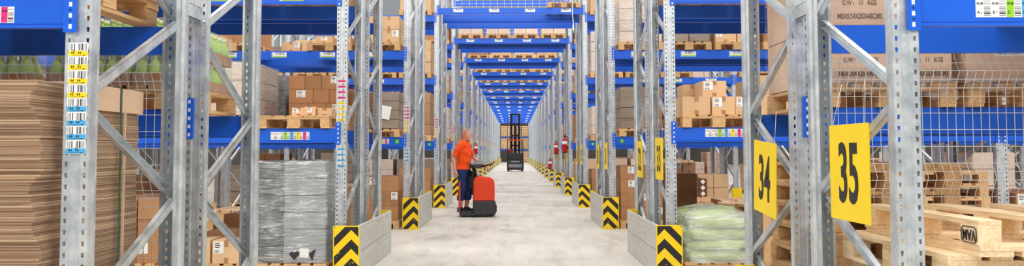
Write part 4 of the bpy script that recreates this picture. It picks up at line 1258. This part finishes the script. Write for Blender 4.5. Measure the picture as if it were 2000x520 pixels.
mb = MB(); mb.cbox(-.47, -.44, -.08, .08, .12, .24, .01); mb.tube([(-.47, 0, .18), (-.53, 0, .18)], .018, 8); put('tow_hitch', mb.mesh('tow_hitch', 'galv'), tr)

def fuse(mb, name, mat, voxel, it=4):
    """one continuous skin over overlapping closed volumes"""
    me = mb.mesh('tmp', mat)
    bm = bmesh.new(); bm.from_mesh(me); bmesh.ops.remove_doubles(bm, verts=bm.verts, dist=1e-6); bmesh.ops.recalc_face_normals(bm, faces=bm.faces); bm.to_mesh(me); bm.free()
    o = bpy.data.objects.new('tmp', me); COL.objects.link(o)
    rm = o.modifiers.new('r', 'REMESH'); rm.mode = 'VOXEL'; rm.voxel_size = voxel; rm.use_smooth_shade = True
    sm = o.modifiers.new('c', 'SMOOTH'); sm.factor = .5; sm.iterations = it
    bpy.context.view_layer.update()
    out = bpy.data.meshes.new_from_object(o.evaluated_get(bpy.context.evaluated_depsgraph_get()))
    bpy.data.objects.remove(o); bpy.data.meshes.remove(me); out.name = name
    for p in out.polygons: p.use_smooth = True
    return out
def limb(mb, p0, r0, p1, r1, seg=14):
    """tapered capsule; radii may be (half width in y, half depth in x) for the trunk"""
    p0, p1 = Vector(p0), Vector(p1); t = (p1 - p0).normalized()
    e0 = r0 if isinstance(r0, tuple) else (r0, r0); e1 = r1 if isinstance(r1, tuple) else (r1, r1)
    trunk = isinstance(r0, tuple) or isinstance(r1, tuple)
    up = Vector((0, 1, 0)) if (trunk or abs(t.y) < .8) else Vector((0, 0, 1))
    b = t.cross(up).normalized(); a = b.cross(t).normalized()
    rings = []
    m0, m1 = min(e0), min(e1)
    for k in (-80, -50, -20): w = math.radians(k); rings.append((p0 + t*math.sin(w)*m0, math.cos(w)*e0[0], math.cos(w)*e0[1]))
    for k in (20, 50, 80): w = math.radians(k); rings.append((p1 + t*math.sin(w)*m1, math.cos(w)*e1[0], math.cos(w)*e1[1]))
    vs = []
    for c, ra, rb in rings:
        for q in range(seg): w = 2*PI*q/seg; vs.append(c + a*math.cos(w)*ra + b*math.sin(w)*rb)
    fs = [(r*seg+q, r*seg+(q+1) % seg, (r+1)*seg+(q+1) % seg, (r+1)*seg+q) for r in range(len(rings)-1) for q in range(seg)]
    fs += [tuple(range(seg)), tuple((len(rings)-1)*seg + q for q in range(seg))]
    mb.add(vs, fs, 0, True)
# local frame: +x = the way he faces, +y = his left, z up, origin on the platform between the feet
mx, my = -.265, .0
pw = Matrix.Translation((TX, TY, 0)) @ Matrix.Rotation(TYAW, 4, 'Z') @ Vector((mx, my, .092))
man = thing('person', 'man in orange T-shirt and navy work trousers standing on the tow tractor, gripping its handle', 'person', tuple(pw), TYAW - .45)
J = {}
def j(k, x, y, z, r): J[k] = (Vector((x, y, z)), r)
j('pelvis', -.03, 0, .93, (.155, .140)); j('waist', -.02, 0, 1.06, (.155, .145)); j('chest', -.02, 0, 1.25, (.175, .145)); j('upper', -.02, 0, 1.41, (.14, .10))
j('neck', .0, 0, 1.50, .055); j('head0', .02, 0, 1.56, .058)
for s, n in ((1, 'l'), (-1, 'r')):
    j('sh'+n, -.02, s*.175, 1.40, .062)
    j('hip'+n, -.02, s*.095, .86, .105); j('kn'+n, .07 if n == 'l' else .0, s*.105, .49, .072); j('cf'+n, .02 if n == 'l' else -.04, s*.105, .33, .066); j('an'+n, -.01 if n == 'l' else -.05, s*.105, .085, .040)
j('elr', -.16, -.25, 1.14, .046); j('wrr', -.10, -.29, .92, .034); j('hr', -.08, -.285, .86, .034)
j('ell', .08, .27, 1.16, .044); j('wrl', .27, .28, 1.00, .032); j('hl', .33, .28, .965, .034)
E = [('pelvis','waist'),('waist','chest'),('chest','upper'),('upper','neck'),('neck','head0')]
for n in 'lr': E += [('upper','sh'+n),('sh'+n,'el'+n),('el'+n,'wr'+n),('wr'+n,'h'+n),('pelvis','hip'+n),('hip'+n,'kn'+n),('kn'+n,'cf'+n),('cf'+n,'an'+n)]
# head: shaped ball fused into the same mesh
def head_mesh():
    bm = bmesh.new(); bmesh.ops.create_uvsphere(bm, u_segments=32, v_segments=24, radius=1)
    for v in bm.verts:
        x, y, z = v.co
        fx = x*.098; fy = y*.076; fz = z*.122
        if z < 0: fx *= 1 - .10*z*z; fy *= 1 - .28*z*z
        if x > 0:
            fx += .012*math.exp(-((z+.62)/.22)**2)*max(0, 1-abs(y)*1.6)                 # chin
            fx += .024*math.exp(-((z+.14)/.16)**2 - (y/.16)**2)                           # nose
            fx -= .009*(math.exp(-((z-.10)/.13)**2 - ((y-.38)/.20)**2) + math.exp(-((z-.10)/.13)**2 - ((y+.38)/.20)**2))   # eye sockets
            fx += .006*math.exp(-((z-.27)/.09)**2)*max(0, 1-abs(y))                        # brow
            fx += .005*math.exp(-((z+.42)/.06)**2 - (y/.3)**2); fx -= .004*math.exp(-((z+.47)/.025)**2 - (y/.34)**2)     # lips
        v.co = Vector((fx, fy, fz))
    bm.verts.index_update(); vs = [v.co.copy() for v in bm.verts]; fs = [[v.index for v in f.verts] for f in bm.faces]; bm.free()
    return vs, fs
HM = Matrix.Translation((.035, 0, 1.635)) @ Matrix.Rotation(-.12, 4, 'Z') @ Matrix.Rotation(.06, 4, 'Y')
hv, hf = head_mesh()
mb = MB()
for a_, b_ in E: limb(mb, J[a_][0], J[a_][1], J[b_][0], J[b_][1])
mb.add([HM @ v for v in hv], hf, 0, True)
for s in (-1, 1):          # ears
    mb.tube([HM @ Vector(p) for p in ((-.005, s*.072, -.03), (-.016, s*.082, .0), (-.014, s*.084, .03), (.004, s*.076, .036))], [.008, .011, .012, .008], 8)
# hands: palm already grown; five fingers each
def hand(c, fwd, side_, down, curl):
    c, fwd, side_, down = Vector(c), Vector(fwd).normalized(), Vector(side_).normalized(), Vector(down).normalized()
    mb.tube([c - fwd*.03, c + fwd*.02, c + fwd*.055], [.030, .034, .030], 10)
    for i, (L, o) in enumerate(((.072, -.030), (.082, -.010), (.076, .010), (.060, .030))):
        p0 = c + fwd*.05 + side_*o; a = p0 + fwd*L*.45 + down*L*.15*curl; b = a + fwd*L*.20 + down*L*.40*curl; d = b - fwd*L*.12*curl + down*L*.30*curl + fwd*L*.25*(1-curl)
        mb.tube([p0 - fwd*.02, p0, a, b, d], [.0075, .0082, .0078, .0072, .0058], 7)
    p0 = c + fwd*.0 - side_*.032; mb.tube([p0, p0 - side_*.022 + fwd*.03, p0 - side_*.020 + fwd*.055 + down*.02, p0 - side_*.004 + fwd*.075 + down*.035*curl], [.013, .012, .010, .008], 7)
hand((.34, .28, .96), (1, -.05, -.15), (0, -1, 0), (0, 0, -1), 1.0)
hand((-.075, -.288, .855), (.25, 0, -1), (1, 0, .2), (.3, .9, 0), .5)
body = fuse(mb, 'body', 'skin', .0050, 2)
put('body', body, man)
# hair cap
mb = MB()
keep = []
for f in hf:
    c = sum((hv[i] for i in f), Vector()) / len(f)
    if c.z > .052 - (.045 if c.x < .02 else 0) - (.05 if c.x < -.04 else 0) and not (c.x > .052 and c.z < .085): keep.append(f)
mb.add([HM @ (v * 1.045 + Vector((-.001, 0, .002))) for v in hv], keep, 0, True)
put('hair', mb.mesh('hair', 'hair'), man, label='short fair hair')
# eyes, brows and mouth as small parts
for s in (-1, 1):
    mb = MB(); c = HM @ Vector((.083, s*.029, .012)); mb.lathe([(.001, -.010), (.009, -.006), (.0115, 0), (.009, .006), (.001, .010)], 10, 0, tuple(c)); put('eye', mb.mesh('eye', 'white'), man)
    mb = MB(); c = HM @ Vector((.0945, s*.029, .012)); mb.lathe([(.001, -.004), (.0045, 0), (.001, .004)], 8, 0, tuple(c)); put('pupil', mb.mesh('pupil', 'rubber'), man)
    mb = MB(); mb.tube([HM @ Vector(p) for p in ((.090, s*.014, .034), (.089, s*.03, .039), (.080, s*.046, .034))], .0035, 6); put('eyebrow', mb.mesh('eyebrow', 'hair'), man)
# clothes: cut from the body surface and eased outwards
def bone_of(p):
    best = None
    for a_, b_ in E:
        A, B = J[a_][0], J[b_][0]; ab = B - A
        t_ = max(0, min(1, (p - A).dot(ab) / ab.length_squared)); q = A + ab * t_
        r0 = J[a_][1]; r1 = J[b_][1]; r0 = r0 if not isinstance(r0, tuple) else sum(r0)/2; r1 = r1 if not isinstance(r1, tuple) else sum(r1)/2
        dd = (p - q).length - (r0 + (r1 - r0) * t_)
        if best is None or dd < best[0]: best = (dd, a_, b_, t_)
    return best[1:]
body3 = body
def garment(name, mat, test, off, lab_):
    bm = bmesh.new(); bm.from_mesh(body3); bm.normal_update()
    dele = []
    for f in bm.faces:
        c_ = f.calc_center_median()
        if not test(c_, *bone_of(c_)): dele.append(f)
    bmesh.ops.delete(bm, geom=dele, context='FACES')
    bmesh.ops.smooth_vert(bm, verts=[v for v in bm.verts if v.is_boundary], factor=.5, use_axis_x=True, use_axis_y=True, use_axis_z=True)
    bm.normal_update()
    for v in bm.verts:
        n_ = v.normal.copy(); p_ = v.co
        v.co = p_ + n_ * (off + .006*math.sin(p_.z*38 + p_.y*21) + .004*math.sin(p_.x*40 - p_.z*25))
    bmesh.ops.solidify(bm, geom=bm.faces[:], thickness=.004)
    me = bpy.data.meshes.new(name); bm.to_mesh(me); bm.free(); me.materials.clear(); me.materials.append(M[mat])
    for p in me.polygons: p.use_smooth = True
    return put(name, me, man, label=lab_)
def shirt_test(c_, a_, b_, t_):
    k = (a_, b_)
    if a_ in ('shl', 'shr'): return t_ < .80
    if b_ in ('shl', 'shr'): return True
    if k in (('pelvis','waist'), ('waist','chest'), ('chest','upper')): return c_.z > .90
    if k == ('upper','neck'): return c_.z < 1.475
    if a_ == 'pelvis': return c_.z > .90
    return False
def trouser_test(c_, a_, b_, t_):
    if a_ in ('knl', 'knr', 'hipl', 'hipr') or b_ in ('hipl', 'hipr'): return c_.z < .97
    if a_ in ('cfl', 'cfr'): return c_.z > .25
    if a_ == 'pelvis' or b_ == 'pelvis': return c_.z < .97
    return False
garment('t_shirt', 'shirt', shirt_test, .022, 'bright orange short-sleeved T-shirt')
garment('trousers', 'navy', trouser_test, .017, 'navy three-quarter work trousers')
for n, s in (('l', 1), ('r', -1)):
    a = J['an'+n][0]
    S = {'heel': (Vector((a.x - .035, a.y, .042)), .042), 'ank': (Vector((a.x, a.y, .085)), .050), 'mid': (Vector((a.x + .09, a.y + s*.01, .040)), (.046, .0381)), 'toe': (Vector((a.x + .185, a.y + s*.02, .032)), (.040, .030))}
    sh = put('shoe', fuse((lambda m_: ([limb(m_, S[p_][0], S[p_][1], S[q_][0], S[q_][1]) for p_, q_ in (('ank','heel'),('ank','mid'),('mid','toe'),('heel','mid'))], m_)[1])(MB()), 'shoe', 'rubber', .008), man, label='black work shoe')
    m2 = MB(); m2.cbox(a.x - .08, a.x + .225, a.y + s*.008 - .045, a.y + s*.008 + .045, 0, .018, .006); put('sole', m2.mesh('sole', 'grey'), sh)

# ================================================================== reach truck far down the tunnel
rt = thing('reach_truck', 'black high-mast reach truck driving far down the tunnel', 'forklift', (.0, 60.3, 0), 0)
mb = MB(); mb.cbox(-.58, .58, -.5, .55, .10, .78, .06); mb.cbox(-.52, .52, -.45, .1, .78, 1.28, .10); mb.cbox(-.55, .55, -.52, -.44, .22, .60, .03)
put('body', mb.mesh('truck_body', 'dark'), rt, label='black body with counterweight')
for s in (-1, 1):
    mb = MB(); mb.cbox(s*.29-.06, s*.29+.06, .75, .93, .05, 4.05, .01); mb.cbox(s*.22-.03, s*.22+.03, .78, .90, .3, 4.0, .006); put('mast_rail', mb.mesh('mast_rail', 'rubber'), rt)
mb = MB()
for z in (.5, 1.8, 2.5, 3.3, 3.98): mb.cbox(-.30, .30, .78, .86, z-.05, z+.05, .01)
mb.cbox(-.10, .10, .80, .88, .3, 3.2, .02)
put('mast_crossbars', mb.mesh('mast_crossbars', 'rubber'), rt)
mb = MB(); mb.tube([(-.07, .80, .6), (-.07, .80, 3.9)], .02, 6); put('lift_chain', mb.mesh('lift_chain', 'dark'), rt); mb = MB(); mb.tube([(.07, .80, .6), (.07, .80, 3.9)], .02, 6); put('lift_chain', mb.mesh('lift_chain', 'dark'), rt)
mb = MB(); mb.cbox(-.58, .58, -.4, .7, 2.12, 2.18, .02)
for k in range(4): mb.box(-.5 + k*.31, -.44 + k*.31, -.38, .68, 2.18, 2.21)
g = put('overhead_guard', mb.mesh('overhead_guard', 'orange'), rt, label='red overhead guard')
for x, y in ((-.54, -.35), (.54, -.35), (-.54, .62), (.54, .62)):
    mb = MB(); mb.tube([(x, y, .75), (x*.97, y, 2.13)], .03, 8); put('guard_pillar', mb.mesh('guard_pillar', 'rubber'), g)
mb = MB(); mb.cbox(-.5, -.15, -.1, .35, 1.1, 1.5, .05); put('seat', mb.mesh('seat', 'red'), rt, label='red seat back')
mb = MB(); mb.cbox(-.45, .45, -.535, -.52, .28, .50, .01); put('rear_grille', mb.mesh('rear_grille', 'grey'), rt)
mb = MB(); mb.cbox(-.3, .3, -.525, -.50, .62, .74, .01); put('lamp_bar', mb.mesh('lamp_bar', 'grey'), rt)
for s in (-1, 1):
    mb = MB(); mb.cbox(s*.5-.08, s*.5+.08, .5, 1.75, .06, .26, .02); put('straddle_leg', mb.mesh('straddle_leg', 'rubber'), rt)
    put('wheel', WH, rt, (s*.5, 1.55, .115), (0, PI/2, 0)); put('wheel', WH, rt, (s*.44, -.2, .115), (0, PI/2, 0))
    mb = MB(); mb.cbox(s*.25-.05, s*.25+.05, .96, 2.1, .30, .34, .01); put('fork', mb.mesh('fork', 'galv'), rt)

# ================================================================== light
w = bpy.data.worlds.new('hall_light'); SC.world = w; w.use_nodes = True
bg = w.node_tree.nodes['Background']; bg.inputs[0].default_value = (.93, .97, 1.0, 1); bg.inputs[1].default_value = .34
def area(x, y, z, sx, sy, e, rot=(0,0,0)):
    l = bpy.data.lights.new('aisle_or_fill_lamp', 'AREA'); l.shape = 'RECTANGLE'; l.size = sx; l.size_y = sy; l.energy = e; l.color = (1, .97, .92)
    o = bpy.data.objects.new('aisle_or_fill_lamp', l); COL.objects.link(o); o.location = (x, y, z); o.rotation_euler = rot
# lamp rows hanging over every cross aisle
for n in range(0, NROW + 1):
    y = Y1 + PITCH*n - 1.7
    area(0, y, 8.6, 26, .8, 790)

area(0, -2.5, 7.5, 26, 1.2, 1250, (math.radians(25), 0, 0))  # added fill light tilted at the rack fronts, not one of the aisle rows
# ================================================================== camera
cam = bpy.data.cameras.new('camera'); co = bpy.data.objects.new('camera', cam); COL.objects.link(co); SC.camera = co
pitch = math.radians(3.29); FPX = 1697.0
co.matrix_world = Matrix.Translation((0, 0, 1.377)) @ Matrix.Rotation(PI/2 + pitch, 4, 'X') @ Matrix.Rotation(math.radians(-.14), 4, 'Z')
cam.sensor_fit = 'HORIZONTAL'; cam.sensor_width = 36; cam.lens = FPX / 2000 * 36
cam.shift_x = -.003; cam.shift_y = -(260 - (296 - FPX*math.tan(pitch))) / 2000
cam.clip_start = .05; cam.clip_end = 400
SC.view_settings.view_transform = 'Standard'; SC.view_settings.look = 'None'; SC.view_settings.gamma = 1; SC.view_settings.exposure = 0.0
SC.view_settings.use_curve_mapping = False
